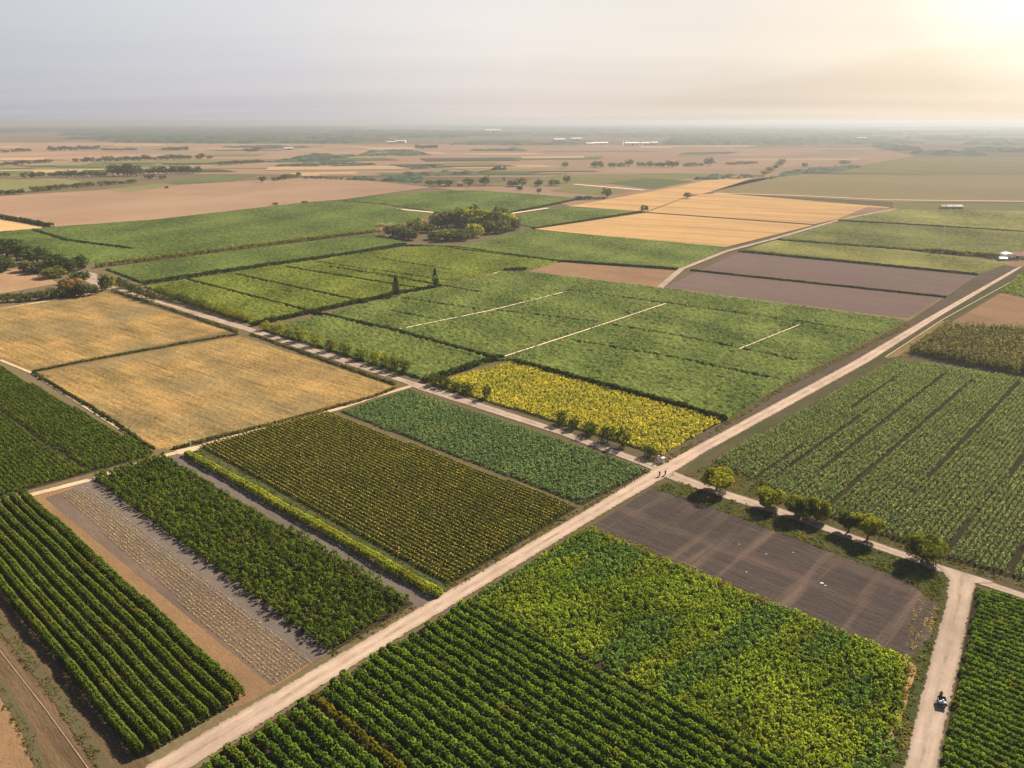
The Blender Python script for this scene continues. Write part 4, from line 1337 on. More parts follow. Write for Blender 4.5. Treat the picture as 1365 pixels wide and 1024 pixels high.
for k, (px, py, wpx, hpx) in enumerate(((157, 379, 16, 10), (166, 384, 18, 12), (176, 389, 18, 12), (186, 394, 17, 13), (196, 398, 18, 13), (205, 402, 12, 13))):
    plant_px('hedge_bush', 'bush', P_DARKB, px, py, wpx, hpx, 'dark dense bush in the short roadside hedge right of the farm track corner', 'dark bushes by the farm track corner')
for px, py, wpx, hpx, lab in ((577, 518, 20, 15, 'dark bush first in the group at the yellow crop corner'), (589, 521, 22, 15, 'dark bush second in the group at the yellow crop corner'),
                              (604, 525, 18, 12, 'low dark bush in the middle of the group at the yellow crop corner'), (619, 530, 26, 15, 'wide dark bush in the group at the yellow crop corner'),
                              (644, 536, 17, 19, 'tall dark round bush standing apart at the edge of the yellow crop'),
                              (745, 570, 22, 19, 'dark round bush, first of the row before the yellow crop'), (761, 576, 20, 16, 'dark bush, second of the row before the yellow crop'),
                              (782, 584, 26, 17, 'wide dark bush in the middle of the row before the yellow crop'), (806, 594, 26, 22, 'tall dark bush next to the last of the row before the yellow crop'),
                              (825, 600, 24, 25, 'tallest dark round bush, last of the row before the yellow crop'), (862, 614, 26, 15, 'low dark bush next to the white cabinet at the crossroads')):
    plant_px('dark_bush', 'bush', P_DARKB, px + 4, py - 4.5, wpx, hpx, lab, 'dark bushes between the road and the yellow crop')

# ---- two cypresses
for px, py, hpx, wpx, lab in ((528.5, 397, 25, 11, 'dark cypress standing left and nearer of the two on the green strip'), (580.5, 384, 21, 9, 'dark cypress standing right and farther of the two on the green strip')):
    plant_px('cypress_tree', 'cypress', P_CYP, px, py, wpx * 1.35, hpx * 1.25, lab, 'two lone cypresses in the green fields')

# ---- the wood in the middle of the green fields
CW = 'trees of the small wood amid the green fields'
for px, py, wpx, hpx, kd, lab in (
        (583, 305, 18, 19, 'dark', 'dark round tree at the left end of the tall wood'), (596, 304, 20, 22, 'grey', 'grey-green tree at the left of the tall wood'),
        (608, 303, 22, 23, 'tree', 'grey-green broad tree in the left half of the wood'), (622, 303, 24, 23, 'gold', 'tree with sunlit golden top in the middle of the wood'),
        (630, 300, 20, 24, 'dark', 'dark spiky-topped tree at the centre of the wood'), (642, 302, 22, 22, 'gold', 'golden-topped tree right of the wood centre'),
        (655, 303, 22, 21, 'gold', 'yellow-topped tree in the right half of the wood'), (669, 303, 22, 25, 'tree', 'tallest tree near the right end of the wood'),
        (679, 305, 20, 19, 'gold', 'sunlit tree at the right edge of the wood'), (686, 307, 14, 15, 'grey', 'low grey shrubby tree ending the wood on the right'),
        (661, 311, 20, 17, 'grey', 'grey rounded tree in front of the tall wood'), (648, 312, 18, 15, 'dark', 'dark low tree in front of the tall wood'),
        (672, 310, 14, 16, 'tree', 'slim tree in the front right of the wood'), (632, 316, 22, 16, 'gold', 'low golden bushy tree at the front of the wood'),
        (612, 320, 24, 13, 'dark', 'low dark hedge-like bush at the front of the wood'), (596, 321, 24, 14, 'tree', 'low blue-green bush at the front left of the wood'),
        (580, 319, 18, 9, 'dark', 'low shrub in front of the gap in the wood'), (570, 310, 18, 11, 'dark', 'dark shrub between the two halves of the wood'),
        (553, 311, 20, 18, 'tree', 'dark tree in the lower left part of the wood'), (537, 317, 22, 16, 'grey', 'grey bare-looking tree in the lower left part of the wood'),
        (524, 316, 20, 15, 'grey', 'grey twiggy tree left in the lower part of the wood'), (545, 320, 20, 12, 'dark', 'low dark shrub under the grey trees of the wood')):
    plant_px('wood_tree', 'tree', P_WOOD[kd], px, py, wpx * 1.4, hpx * 1.12, lab, CW)
for px, py, wpx, hpx in ((508, 303, 16, 7), (518, 304, 16, 7), (505, 309, 14, 6), (515, 311, 18, 7), (512, 315, 14, 5), (566, 300, 16, 8), (575, 297, 12, 7)):
    plant_px('dry_shrub', 'shrub', P_FAR['brush'], px, py, wpx, hpx, 'pale dry leafless shrub at the left side of the small wood', 'pale dry shrubs beside the small wood')

# ---- clump of trees at the left edge
CL = 'dense dark trees at the left edge'
for px, py, wpx, hpx, kd, lab in (
        (-30, 338, 40, 22, 'dark', 'dark tree cut by the left border of the picture'), (10, 342, 36, 20, 'dark', 'broad dark tree first in the row at the left border'), (32, 346, 26, 17, 'dark', 'dark tree second in the row at the left border'),
        (50, 350, 30, 18, 'dark', 'round dark tree rising in the middle of the left row'), (74, 361, 26, 19, 'dark', 'dark tree behind the dry field, left of the farm yard'), (90, 363, 28, 17, 'dark', 'dark bushy tree just left of the farm yard'),
        (107, 360, 18, 17, 'dark', 'dark upright tree at the end of the left row'), (6, 362, 30, 18, 'dark', 'dark shrub patch in front of the left row'), (40, 362, 24, 12, 'grey', 'grey-green shrub in front of the left row'),
        (54, 364, 22, 11, 'grey', 'pale grey shrub beside the dry field'), (72, 370, 28, 12, 'tree', 'low green shrub at the corner of the dry field'), (108, 377, 26, 13, 'dark', 'dark bush beside the farm yard'),
        (96, 394, 30, 20, 'pink', 'pinkish dry-leaved tree above the wheat field corner'), (112, 395, 18, 15, 'dark', 'small dark tree right of the pinkish tree'), (141, 387, 16, 18, 'dark', 'dark shading tree at the corner of the road and track'),
        (149, 383, 10, 13, 'gold', 'small orange-leaved tree by the corner of the road'), (128, 393, 9, 12, 'tree', 'light green sapling at the wheat corner')):
    plant_px('edge_tree', 'tree', P_WOOD[kd], px, py, wpx * 1.25, hpx * 1.2, lab, CL)
for k, t in enumerate(np.linspace(0, 1, 9)):
    plant_px('edge_bush', 'bush', P_DARKB, -20 + 120 * t, 405 - 9 * t, RNG.uniform(16, 22), RNG.uniform(10, 15), 'dark bush in the row between the dry field and the wheat track', 'bush row along the wheat track')

# ---- single trees out in the distance
FT = 'scattered single trees in the distance'
for px, py, wpx, hpx, kd, lab in (
        (809.5, 264, 14, 12.5, 'dark', 'large dark round tree at the corner of the golden field'), (916, 265, 11, 8, 'dark', 'dark round bush on the line between two golden fields'),
        (859, 283, 10, 9, 'dark', 'dark round tree where the golden fields and the green one meet'), (756, 244.5, 10, 10, 'dark', 'upright dark tree right of the row on the pale path'),
        (739, 248, 15, 8, 'dark', 'wide dark tree left of the upright one on the pale path'), (717.5, 249, 12, 9, 'dark', 'dark tree above a thin sapling on the tan field'),
        (718.5, 258, 7, 7, 'tree', 'thin sapling on the tan strip below a dark tree'), (696, 248.5, 14, 11, 'grey', 'grey rounded tree in the row behind the green field'),
        (684, 249, 16, 8, 'dark', 'low dark tree left of the grey rounded tree'), (693, 254, 9, 5, 'dark', 'small dark shrub in front of the grey rounded tree'),
        (672, 243, 4, 7, 'tree', 'narrow upright tree alone on the tan field'), (646, 247.5, 15, 12, 'dark', 'dark tree right of the pink-roofed house'), (626, 248.5, 15, 10, 'dark', 'dark tree touching the pink-roofed house'),
        (599, 248.5, 14, 8, 'dark', 'dark low tree left of the pink-roofed house'), (586, 248, 14, 8, 'dark', 'dark tree second left of the pink-roofed house'), (573, 247.5, 12, 7, 'dark', 'dark tree farthest left of the pink-roofed house'),
        (406, 271.5, 8, 3.5, 'dark', 'small dark shrub on the edge of the pinkish tan field'), (367, 274, 8, 4, 'grey', 'dry shrub on the edge of the pinkish tan field'), (350, 243.5, 9, 8, 'dark', 'dark tree at the left end of the hedge behind the tan field'),
        (222.5, 252, 5, 4, 'tree', 'tiny lone tree above the pinkish tan field'), (753, 224, 10, 8, 'tree', 'lone dark tree left of the long distant tree line'), (838, 222, 12, 9, 'tree', 'rounded tree in the left part of the long distant tree line'),
        (945, 221, 14, 10, 'dark', 'tall dark tree ending the long distant tree line'), (1126, 219, 16, 5, 'grey', 'hazy flat bush on the slope under the right hill'), (1073, 223.5, 8, 6, 'grey', 'hazy pale bush on the pinkish field'),
        (200, 239, 14, 6, 'dark', 'dark shrub patch above the olive field'), (217, 239, 10, 5, 'dark', 'small dark shrub next to the shrub patch above the olive field')):
    plant_px('lone_tree', 'tree', P_FAR[kd], px, py, wpx * 1.15, hpx * 1.1, lab, FT)

# ---- lines of trees far off, every tree its own object
for x0, y0, x1, y1, n, hp, wp, kds, lab in (
        (64, 236, 141, 236, 14, 7.5, 10, ('dark', 'tree'), 'hazy dark tree in the line above the green field at far left'),
        (148, 235, 184, 235, 6, 13, 14, ('dark',), 'tall hazy tree in the big clump at far left'),
        (188, 233, 268, 231, 13, 9, 11, ('dark', 'tree'), 'hazy tree in the line right of the big far left clump'),
        (30, 238, 58, 236.5, 4, 7, 10, ('dark',), 'dark tree at the left start of the far left line'),
        (-10, 237, 12, 236, 3, 7, 10, ('dark',), 'dark tree at the left border above the olive field'),
        (44, 256, 128, 248, 15, 6, 9, ('dark', 'tree'), 'dark bush in the hedge line above the pinkish tan field'),
        (132, 248, 182, 244, 8, 5, 9, ('tree', 'dark'), 'bush in the thin hedge line beside the olive field'),
        (-10, 260, 30, 259, 6, 6, 9, ('dark',), 'dark bush in the hedge at the left border'),
        (97, 217, 282, 212, 24, 6, 10, ('dark', 'grey'), 'hazy tree in the long bluish line across far left'),
        (0, 222, 70, 217, 10, 5, 9, ('dark', 'grey'), 'hazy tree in the line at the left border beyond the olive field'),
        (0, 204, 44, 202, 6, 4.5, 9, ('grey', 'dark'), 'faint bluish tree at the foot of the far wood'),
        (64, 202, 134, 200, 10, 6, 9, ('dark', 'grey'), 'faint bluish tree in the short line on the tan plain'),
        (136, 201, 184, 200.5, 6, 3, 9, ('grey',), 'faint low tree trailing from the short line on the tan plain'),
        (216, 201, 249, 200.5, 5, 4, 8, ('dark', 'grey'), 'faint tree in the small isolated clump on the tan plain'),
        (292, 221, 352, 217, 9, 4.5, 9, ('grey', 'dark'), 'faint grey tree in the line left of the scrub strips'),
        (326, 203, 345, 202.5, 4, 4, 7, ('dark',), 'faint dark tree in the tiny clump on the tan plain'),
        (363, 242, 401, 236, 9, 6, 8, ('dark', 'tree'), 'dark bush in the hedge behind the pinkish tan field'),
        (405, 238, 458, 240, 8, 3.5, 8, ('tree', 'grey'), 'low bush trailing right of the hedge behind the tan field'),
        (555, 199, 583, 199, 6, 5, 7, ('dark',), 'dark tree in the square distant clump on the tan plain'),
        (656, 228, 674, 228, 5, 6, 6, ('dark',), 'dark tree in the small tight clump on the tan field'),
        (788, 223.5, 806, 223.5, 4, 7, 8, ('tree', 'grey'), 'grey tree in the left part of the long distant line'),
        (810, 223, 832, 222.5, 4, 5, 8, ('tree',), 'small tree in the gap of the long distant line'),
        (850, 223, 905, 223, 10, 8, 10, ('tree', 'dark'), 'rounded tree in the dense middle of the long distant line'),
        (908, 223, 938, 222, 5, 6, 9, ('tree', 'grey'), 'tree near the right end of the long distant line'),
        (968, 220, 1012, 218, 7, 3, 9, ('grey',), 'low hazy bush right of the long distant tree line'),
        (1018, 235, 1043, 219, 8, 6, 9, ('tree', 'grey'), 'hazy tree in the diagonal line crossing the pinkish fields'),
        (640, 232, 665, 226, 5, 3, 8, ('grey',), 'low scrub bush on the distant tan field'),
        (770, 267, 806, 266, 6, 4.5, 10, ('grey', 'dark'), 'low grey shrub left of the large dark round tree'),
        (1260, 337, 1332, 343, 12, 3.5, 6, ('tree', 'gold'), 'small bush in the ragged hedge leading to the farmhouse')):
    for k in range(n):
        t = (k + RNG.uniform(0.2, 0.8)) / n
        sc = RNG.uniform(0.72, 1.25)
        plant_px('distant_tree', 'tree', P_FAR[kds[RNG.integers(0, len(kds))]], x0 + (x1 - x0) * t, y0 + (y1 - y0) * t + RNG.uniform(-0.2, 0.2),
                 wp * sc * 1.1, hp * sc * 1.1, lab, lab.replace('hazy ', '').split(' in the ')[0] + 's in the ' + lab.split(' in the ')[-1] if ' in the ' in lab else lab + ' group')

# ---- woods and scrub far off that read as one mass
def mass(name, poly, sp, h, mat, rough=0.6, holes=None):
    g = GP(poly)
    me = canopy_mesh(name, g, np.array((1.0, 0.0)), sp, h, rough, mat, holes=holes)
    tag(obj(name, me), kind='stuff')


for poly, sp, h in (
        ([(-420, 186), (-420, 177), (1900, 177), (1900, 187), (1500, 186), (870, 183.5), (700, 181), (560, 185), (300, 187), (120, 186)], 42, 16),
        ([(-460, 177.5), (-520, 169.5), (2000, 169.5), (1950, 177.5)], 110, 22),
        ([(-400, 192), (-400, 186.5), (150, 187), (300, 187.5), (480, 186), (540, 188), (470, 191), (300, 191.5), (120, 190)], 26, 13),
        ([(880, 193), (900, 184), (1150, 184), (1400, 188), (1700, 190), (1700, 196), (1365, 196), (1165, 193)], 26, 14),
        ([(1162, 194), (1185, 191.5), (1260, 197), (1365, 200), (1600, 202), (1600, 214), (1365, 210), (1205, 207.5)], 20, 16),
        ([(600, 193), (640, 189.5), (760, 190), (790, 193), (700, 194)], 26, 10)):
    mass('far_woods', poly, sp, h, M['far_wood'], holes=(70 * sp, 0.40))
for poly, sp in (([(463, 240), (560, 234), (558, 244), (520, 242)], 7), ([(520, 233), (596, 229), (640, 233), (590, 235)], 9), ([(550, 226), (565, 221), (592, 222), (585, 225)], 9),
                 ([(350, 218), (420, 206), (478, 208), (440, 214)], 14), ([(480, 208), (500, 200), (545, 201), (580, 207), (520, 208.5)], 14), ([(620, 201), (690, 198), (700, 202)], 14),
                 ([(370, 222), (430, 217.5), (510, 220), (450, 222.5)], 10), ([(300, 196.5), (360, 194.5), (420, 197), (350, 199)], 16),
                 ([(1020, 240), (1065, 226), (1150, 222), (1110, 231), (1060, 233)], 8), ([(925, 240), (960, 234), (1020, 236), (985, 239)], 8)):
    mass('far_scrub', poly, sp, 6, M['far_wood'], 0.9, (14 * sp, 0.40))

# ================================================================== buildings, mast, posts


def box(bm, x0, x1, y0, y1, z0, z1):
    v = [bm.verts.new((x, y, z)) for x in (x0, x1) for y in (y0, y1) for z in (z0, z1)]
    for q in ((0, 1, 3, 2), (4, 6, 7, 5), (0, 4, 5, 1), (2, 3, 7, 6), (0, 2, 6, 4), (1, 5, 7, 3)):
        bm.faces.new([v[i] for i in q])


def box_obj(name, dims, mat, parent, bev=0.0):
    bm = bmesh.new()
    for d in (dims if isinstance(dims[0], (tuple, list)) else [dims]):
        box(bm, *d)
    if bev:
        bmesh.ops.bevel(bm, geom=bm.edges[:] + bm.verts[:], offset=bev, segments=2, affect='EDGES', profile=0.5)
    return obj(name, bm_mesh(name, bm, mat), parent)


def house(px, py, w, d, h, rz, roofmat, wallmat, label, cat='house', group=None, pitch=0.35, name='farm_house', nwin=3):
    g = G(px, py)
    r = empty(name, (g[0], g[1], 0), rz)
    tag(r, label, cat, group)
    box_obj('wall', (-w / 2, w / 2, -d / 2, d / 2, 0, h), wallmat, r)
    bm = bmesh.new()
    e = 0.35
    rh = d * pitch
    for sgn in (-1, 1):
        q = [(-w / 2 - e, sgn * (d / 2 + e), h - e * pitch * 2), (w / 2 + e, sgn * (d / 2 + e), h - e * pitch * 2), (w / 2 + e, 0, h + rh), (-w / 2 - e, 0, h + rh)]
        lo = [bm.verts.new(Vector(p)) for p in q]
        hi = [bm.verts.new(Vector(p) + Vector((0, 0, 0.22))) for p in q]
        bm.faces.new(lo); bm.faces.new(hi[::-1])
        for i in range(4):
            bm.faces.new((lo[i], lo[(i + 1) % 4], hi[(i + 1) % 4], hi[i]))
    obj('roof', bm_mesh('roof', bm, roofmat), r)
    bm = bmesh.new()
    for x in (-w / 2, w / 2):
        bm.faces.new([bm.verts.new(p) for p in ((x * 0.995, -d / 2, h + 0.01), (x * 0.995, d / 2, h + 0.01), (x * 0.995, 0, h + rh))])
    obj('gable', bm_mesh('gable', bm, wallmat), r)
    for k in range(nwin):
        x = (k + 0.5) / nwin * w - w / 2
        s = w / nwin * 0.22
        if k == nwin // 2:
            box_obj('door', (x - s, x + s, -d / 2 - 0.06, -d / 2 - 0.003, 0, h * 0.72), M['glass'], r)
        else:
            box_obj('window', (x - s, x + s, -d / 2 - 0.06, -d / 2 - 0.003, h * 0.38, h * 0.75), M['glass'], r)
    return r


# far white factory
FB = 'white far buildings on the plain'
for px, py, w, d, h, lab in ((842, 194.2, 62, 30, 11, 'long bright white distant shed next to the chimney'), (860, 193.8, 40, 25, 10, 'white distant shed right of the long bright one'),
                             (871.5, 193.8, 28, 25, 12, 'small white distant shed at the right end of the works'), (800, 192.4, 70, 30, 6, 'pale low distant shed left of the chimney'),
                             (787, 193, 40, 24, 6, 'pale distant shed farthest left of the works')):
    house(px, py, w, d, h, 0.1, M['roof_white'], M['white'], lab, 'factory', FB, 0.12, 'factory_shed')
g = G(830, 194)
r = empty('factory_chimney', (g[0], g[1], 0))
tag(r, 'white squat chimney tower beside the distant white sheds', 'chimney')
bm = bmesh.new(); tube(bm, [(0, 0, 0), (0, 0, 10), (0, 0, 20)], [5.0, 4.0, 3.5], 14); obj('shaft', bm_mesh('shaft', bm, M['white']), r)
bm = bmesh.new(); tube(bm, [(0, 0, 20.01), (0, 0, 21.2)], [3.9, 3.9], 14); obj('cap', bm_mesh('cap', bm, M['roof_white']), r)
for px, py, w, h, lab in ((657, 178, 130, 24, 'white far building amid the hazy woods'), (534, 190.5, 50, 8, 'pale far house at the edge of the woods'), (522, 191.5, 40, 7, 'pale far house left of another at the woods edge'),
                          (1148, 186.5, 50, 10, 'pale far building under the right hill'), (745, 188.5, 60, 9, 'pale far house in front of the woods left of the works'), (385, 200, 34, 6, 'pale far house on the plain at left'),
                          (768, 187.5, 60, 9, 'pale far house nearest left of the works by the woods')):
    house(px, py, w, w * 0.5, h, RNG.uniform(-0.3, 0.3), M['concrete'], M['wall_pale'], lab, 'building', 'pale far buildings in the haze', 0.2, 'far_house')
house(613, 248, 10, 7, 4.2, 0.15, M['roof_red'], M['wall_pale'], 'pink-roofed house among dark trees behind the green field')
house(593, 249, 7, 5, 2.6, 0.1, M['concrete'], M['wall_pale'], 'low pale shed left of the pink-roofed house', 'shed', None, 0.2, 'farm_shed')
for px, w, lab, mt in ((1258, 9, 'low dark-roofed hut, left one of the hamlet in the far green field', 'roof_red'), (1267, 11, 'low hut in the middle of the hamlet in the far green field', 'concrete'), (1276, 10, 'palest hut at the right of the hamlet in the far green field', 'concrete')):
    house(px, 278.6, w, 6, 3, 0.05, M[mt], M['wall_pale'], lab, 'hut', 'huts in the far green field', 0.3, 'field_hut')
for px in (1254, 1262, 1272, 1281):
    plant_px('hamlet_bush', 'bush', P_FAR['dark'], px, 279.4, 6, 2.2, 'dark bush beside the huts in the far green field', 'bushes beside the field huts')

# white round-roofed barn and clay-roofed houses at the right edge
g = G(1342, 345.5)
r = empty('round_barn', (g[0], g[1], 0), -0.1)
tag(r, 'white round-roofed barn at the right edge beside the main road', 'barn')
w, d, h = 8.6, 8.0, 2.2
box_obj('wall', [(-w / 2, w / 2, -d / 2, -d / 2 + 0.25, 0, h), (-w / 2, w / 2, d / 2 - 0.25, d / 2, 0, h), (-w / 2, -w / 2 + 0.25, -d / 2 + 0.25, d / 2 - 0.25, 0, h), (w / 2 - 0.25, w / 2, -d / 2 + 0.25, d / 2 - 0.25, 0, h)], M['white'], r)
bm = bmesh.new()
prof = [(math.cos(t) * (w / 2 + 0.25), h + 0.01 + math.sin(t) * 2.7) for t in np.linspace(0, math.pi, 15)]
f0 = [bm.verts.new((x, -d / 2 - 0.3, z)) for x, z in prof]
f1 = [bm.verts.new((x, d / 2 + 0.3, z)) for x, z in prof]
for i in range(14):
    bm.faces.new((f0[i], f0[i + 1], f1[i + 1], f1[i]))
bm.faces.new(f0); bm.faces.new(f1[::-1])
obj('roof', bm_mesh('roof', bm, M['roof_white']), r)
for x in (-2.6, 0, 2.6):
    box_obj('window', (x - 0.8, x + 0.8, -d / 2 - 0.08, -d / 2 - 0.003, 0.9, 1.8), M['glass'], r)
house(1353.5, 344.6, 9, 6.5, 2.6, -0.1, M['roof_red'], M['wall_pale'], 'clay-roofed farmhouse right of the white round-roofed barn')
house(1368, 343.5, 8, 6.5, 2.6, -0.05, M['roof_red'], M['wall_pale'], 'clay-roofed farmhouse cut by the right border')
house(1336, 347.4, 5, 3.2, 1.8, -0.1, M['roof_white'], M['white'], 'small white lean-to in front of the round-roofed barn', 'shed', None, 0.2, 'farm_shed')
for px, py, wp, hp, lab in ((1356, 347, 9, 6, 'dark bush in front of the clay-roofed farmhouse'), (1319, 346, 9, 5, 'dark bush left of the white barn'), (1329, 346.5, 6, 4, 'small dark bush touching the white barn'), (1364, 347, 7, 4, 'dark bush at the right border by the farmhouse')):
    plant_px('farm_bush', 'bush', P_DARKB, px, py, wp, hp, lab, 'bushes around the farm at the right edge')
sheet('farm_yard', [(1330, 352), (1338, 347), (1370, 345), (1400, 346), (1365, 356), (1350, 356)], 0.2, M['bare'])

# lattice mast
g = G(1253.5, 337)
r = empty('lattice_mast', (g[0], g[1], 0), 0.3)
tag(r, 'tall pale lattice mast rising from the hedge left of the farm', 'mast')
H = 22.0
for sx in (-1, 1):
    for sy in (-1, 1):
        bm = bmesh.new(); tube(bm, [(sx * 0.75, sy * 0.75, 0), (sx * 0.16, sy * 0.16, H)], [0.15, 0.11], 6)
        obj('leg', bm_mesh('leg', bm, M['galv']), r)
bm = bmesh.new()
n = 14
for k in range(n):
    z0, z1 = H * k / n, H * (k + 1) / n
    a, b = 0.75 - 0.59 * k / n, 0.75 - 0.59 * (k + 1) / n
    for (p, q) in (((-a, -a, z0), (b, -b, z1)), ((a, -a, z0), (b, b, z1)), ((a, a, z0), (-b, b, z1)), ((-a, a, z0), (-b, -b, z1))):
        tube(bm, [p, q], [0.06, 0.06], 4)
obj('bracing', bm_mesh('bracing', bm, M['galv']), r)
for z in (9.5, 18.5):
    box_obj('platform', (-0.75, 0.75, -0.75, 0.75, z, z + 0.25), M['galv'], r)
bm = bmesh.new(); tube(bm, [(0, 0, H), (0, 0, H + 2.5)], [0.08, 0.04], 6); obj('antenna', bm_mesh('antenna', bm, M['galv']), r)

# white marker posts
for px, py, hh, lab in ((332, 447, 1.9, 'white marker post at the road gap between the wheat fields'), (459, 490, 1.7, 'white marker post on the wheat verge below the bushes'), (254, 594, 2.0, 'white marker post at the corner of wheat and yellow-topped rows'),
                        (877.5, 617, 2.3, 'tall white post left of the white cabinet at the crossroads'), (815, 597, 1.9, 'white post in front of the tallest dark bush'), (897, 634, 1.3, 'thin pale post at the crossroads bend')):
    g = G(px, py)
    r = empty('marker_post', (g[0], g[1], 0), 0.4)
    tag(r, lab, 'post', 'white marker posts along the tracks')
    wd = 0.09 if 'thin' in lab else 0.2
    box_obj('shaft', (-wd, wd, -wd, wd, 0, hh), M['white'], r, 0.02)
    box_obj('cap', (-wd * 1.25, wd * 1.25, -wd * 1.25, wd * 1.25, hh + 0.002, hh + 0.12), M['concrete'], r, 0.02)
# white cabinet at the crossroads
g = G(883.5, 617.5)
r = empty('utility_cabinet', (g[0], g[1], 0), 0.7)
tag(r, 'white roadside cabinet with dark vents at the corner of the yellow crop', 'cabinet')
box_obj('plinth', (-0.62, 0.62, -0.42, 0.42, 0, 0.18), M['concrete'], r)
box_obj('body', (-0.55, 0.55, -0.36, 0.36, 0.183, 1.8), M['white'], r, 0.03)
box_obj('lid', (-0.62, 0.62, -0.43, 0.43, 1.803, 1.92), M['white'], r, 0.02)
for x in (-0.28, 0.28):
    dd = box_obj('door', (x - 0.24, x + 0.24, -0.39, -0.363, 0.3, 1.7), M['white'], r)
    box_obj('vent', [(x - 0.15, x + 0.15, -0.41, -0.393, z, z + 0.09) for z in (1.15, 1.3, 1.45)], M['dark_metal'], dd)
# scraps on the brown field
for px, py, s, lab in ((1021, 739, 0.45, 'white scrap near the middle of the brown field'), (985, 726, 0.35, 'white scrap at the left of the brown field'), (1057, 737, 0.4, 'white scrap at the far side of the brown field'),
                       (995, 763, 0.4, 'white scrap near the leafy crop edge of the brown field'), (1095, 778, 0.9, 'longest white scrap of sheeting on the brown field'), (1100, 781, 0.5, 'pale scrap lying right of the longest white one')):
    g = G(px, py)
    bm = bmesh.new()
    bmesh.ops.create_icosphere(bm, subdivisions=2, radius=s * 0.36)
    for v in bm.verts:
        k = 0.7 + 0.5 * random.random()
        v.co = Vector((v.co.x * k * 1.5, v.co.y * k * 0.8, max(0.0, v.co.z * k * 0.45 + 0.05)))
    tag(obj('plastic_scrap', bm_mesh('plastic_scrap', bm, M['sack']), loc=(g[0], g[1], 0.05)), lab, 'scrap', 'white scraps on the brown field')

# ================================================================== people and vehicles


def skin_mesh(name, joints, edges, mat, root=0, sub=1):
    """one continuous surface grown over a skeleton; joints = [(x, y, z, radius)]"""
    me = bpy.data.meshes.new(name)
    me.from_pydata([j[:3] for j in joints], edges, [])
    o = bpy.data.objects.new(name, me)
    COL.objects.link(o)
    m = o.modifiers.new('skin', 'SKIN')
    for i, j in enumerate(joints):
        rr = j[3] if isinstance(j[3], tuple) else (j[3], j[3])
        me.skin_vertices[0].data[i].radius = rr
        me.skin_vertices[0].data[i].use_root = (i == root)
    m.use_smooth_shade = True
    s = o.modifiers.new('sub', 'SUBSURF'); s.levels = sub; s.render_levels = sub
    dg = bpy.context.evaluated_depsgraph_get()
    res = bpy.data.meshes.new_from_object(o.evaluated_get(dg))
    bpy.data.objects.remove(o); bpy.data.meshes.remove(me)
    res.name = name
    res.materials.clear(); res.materials.append(mat)
    return res


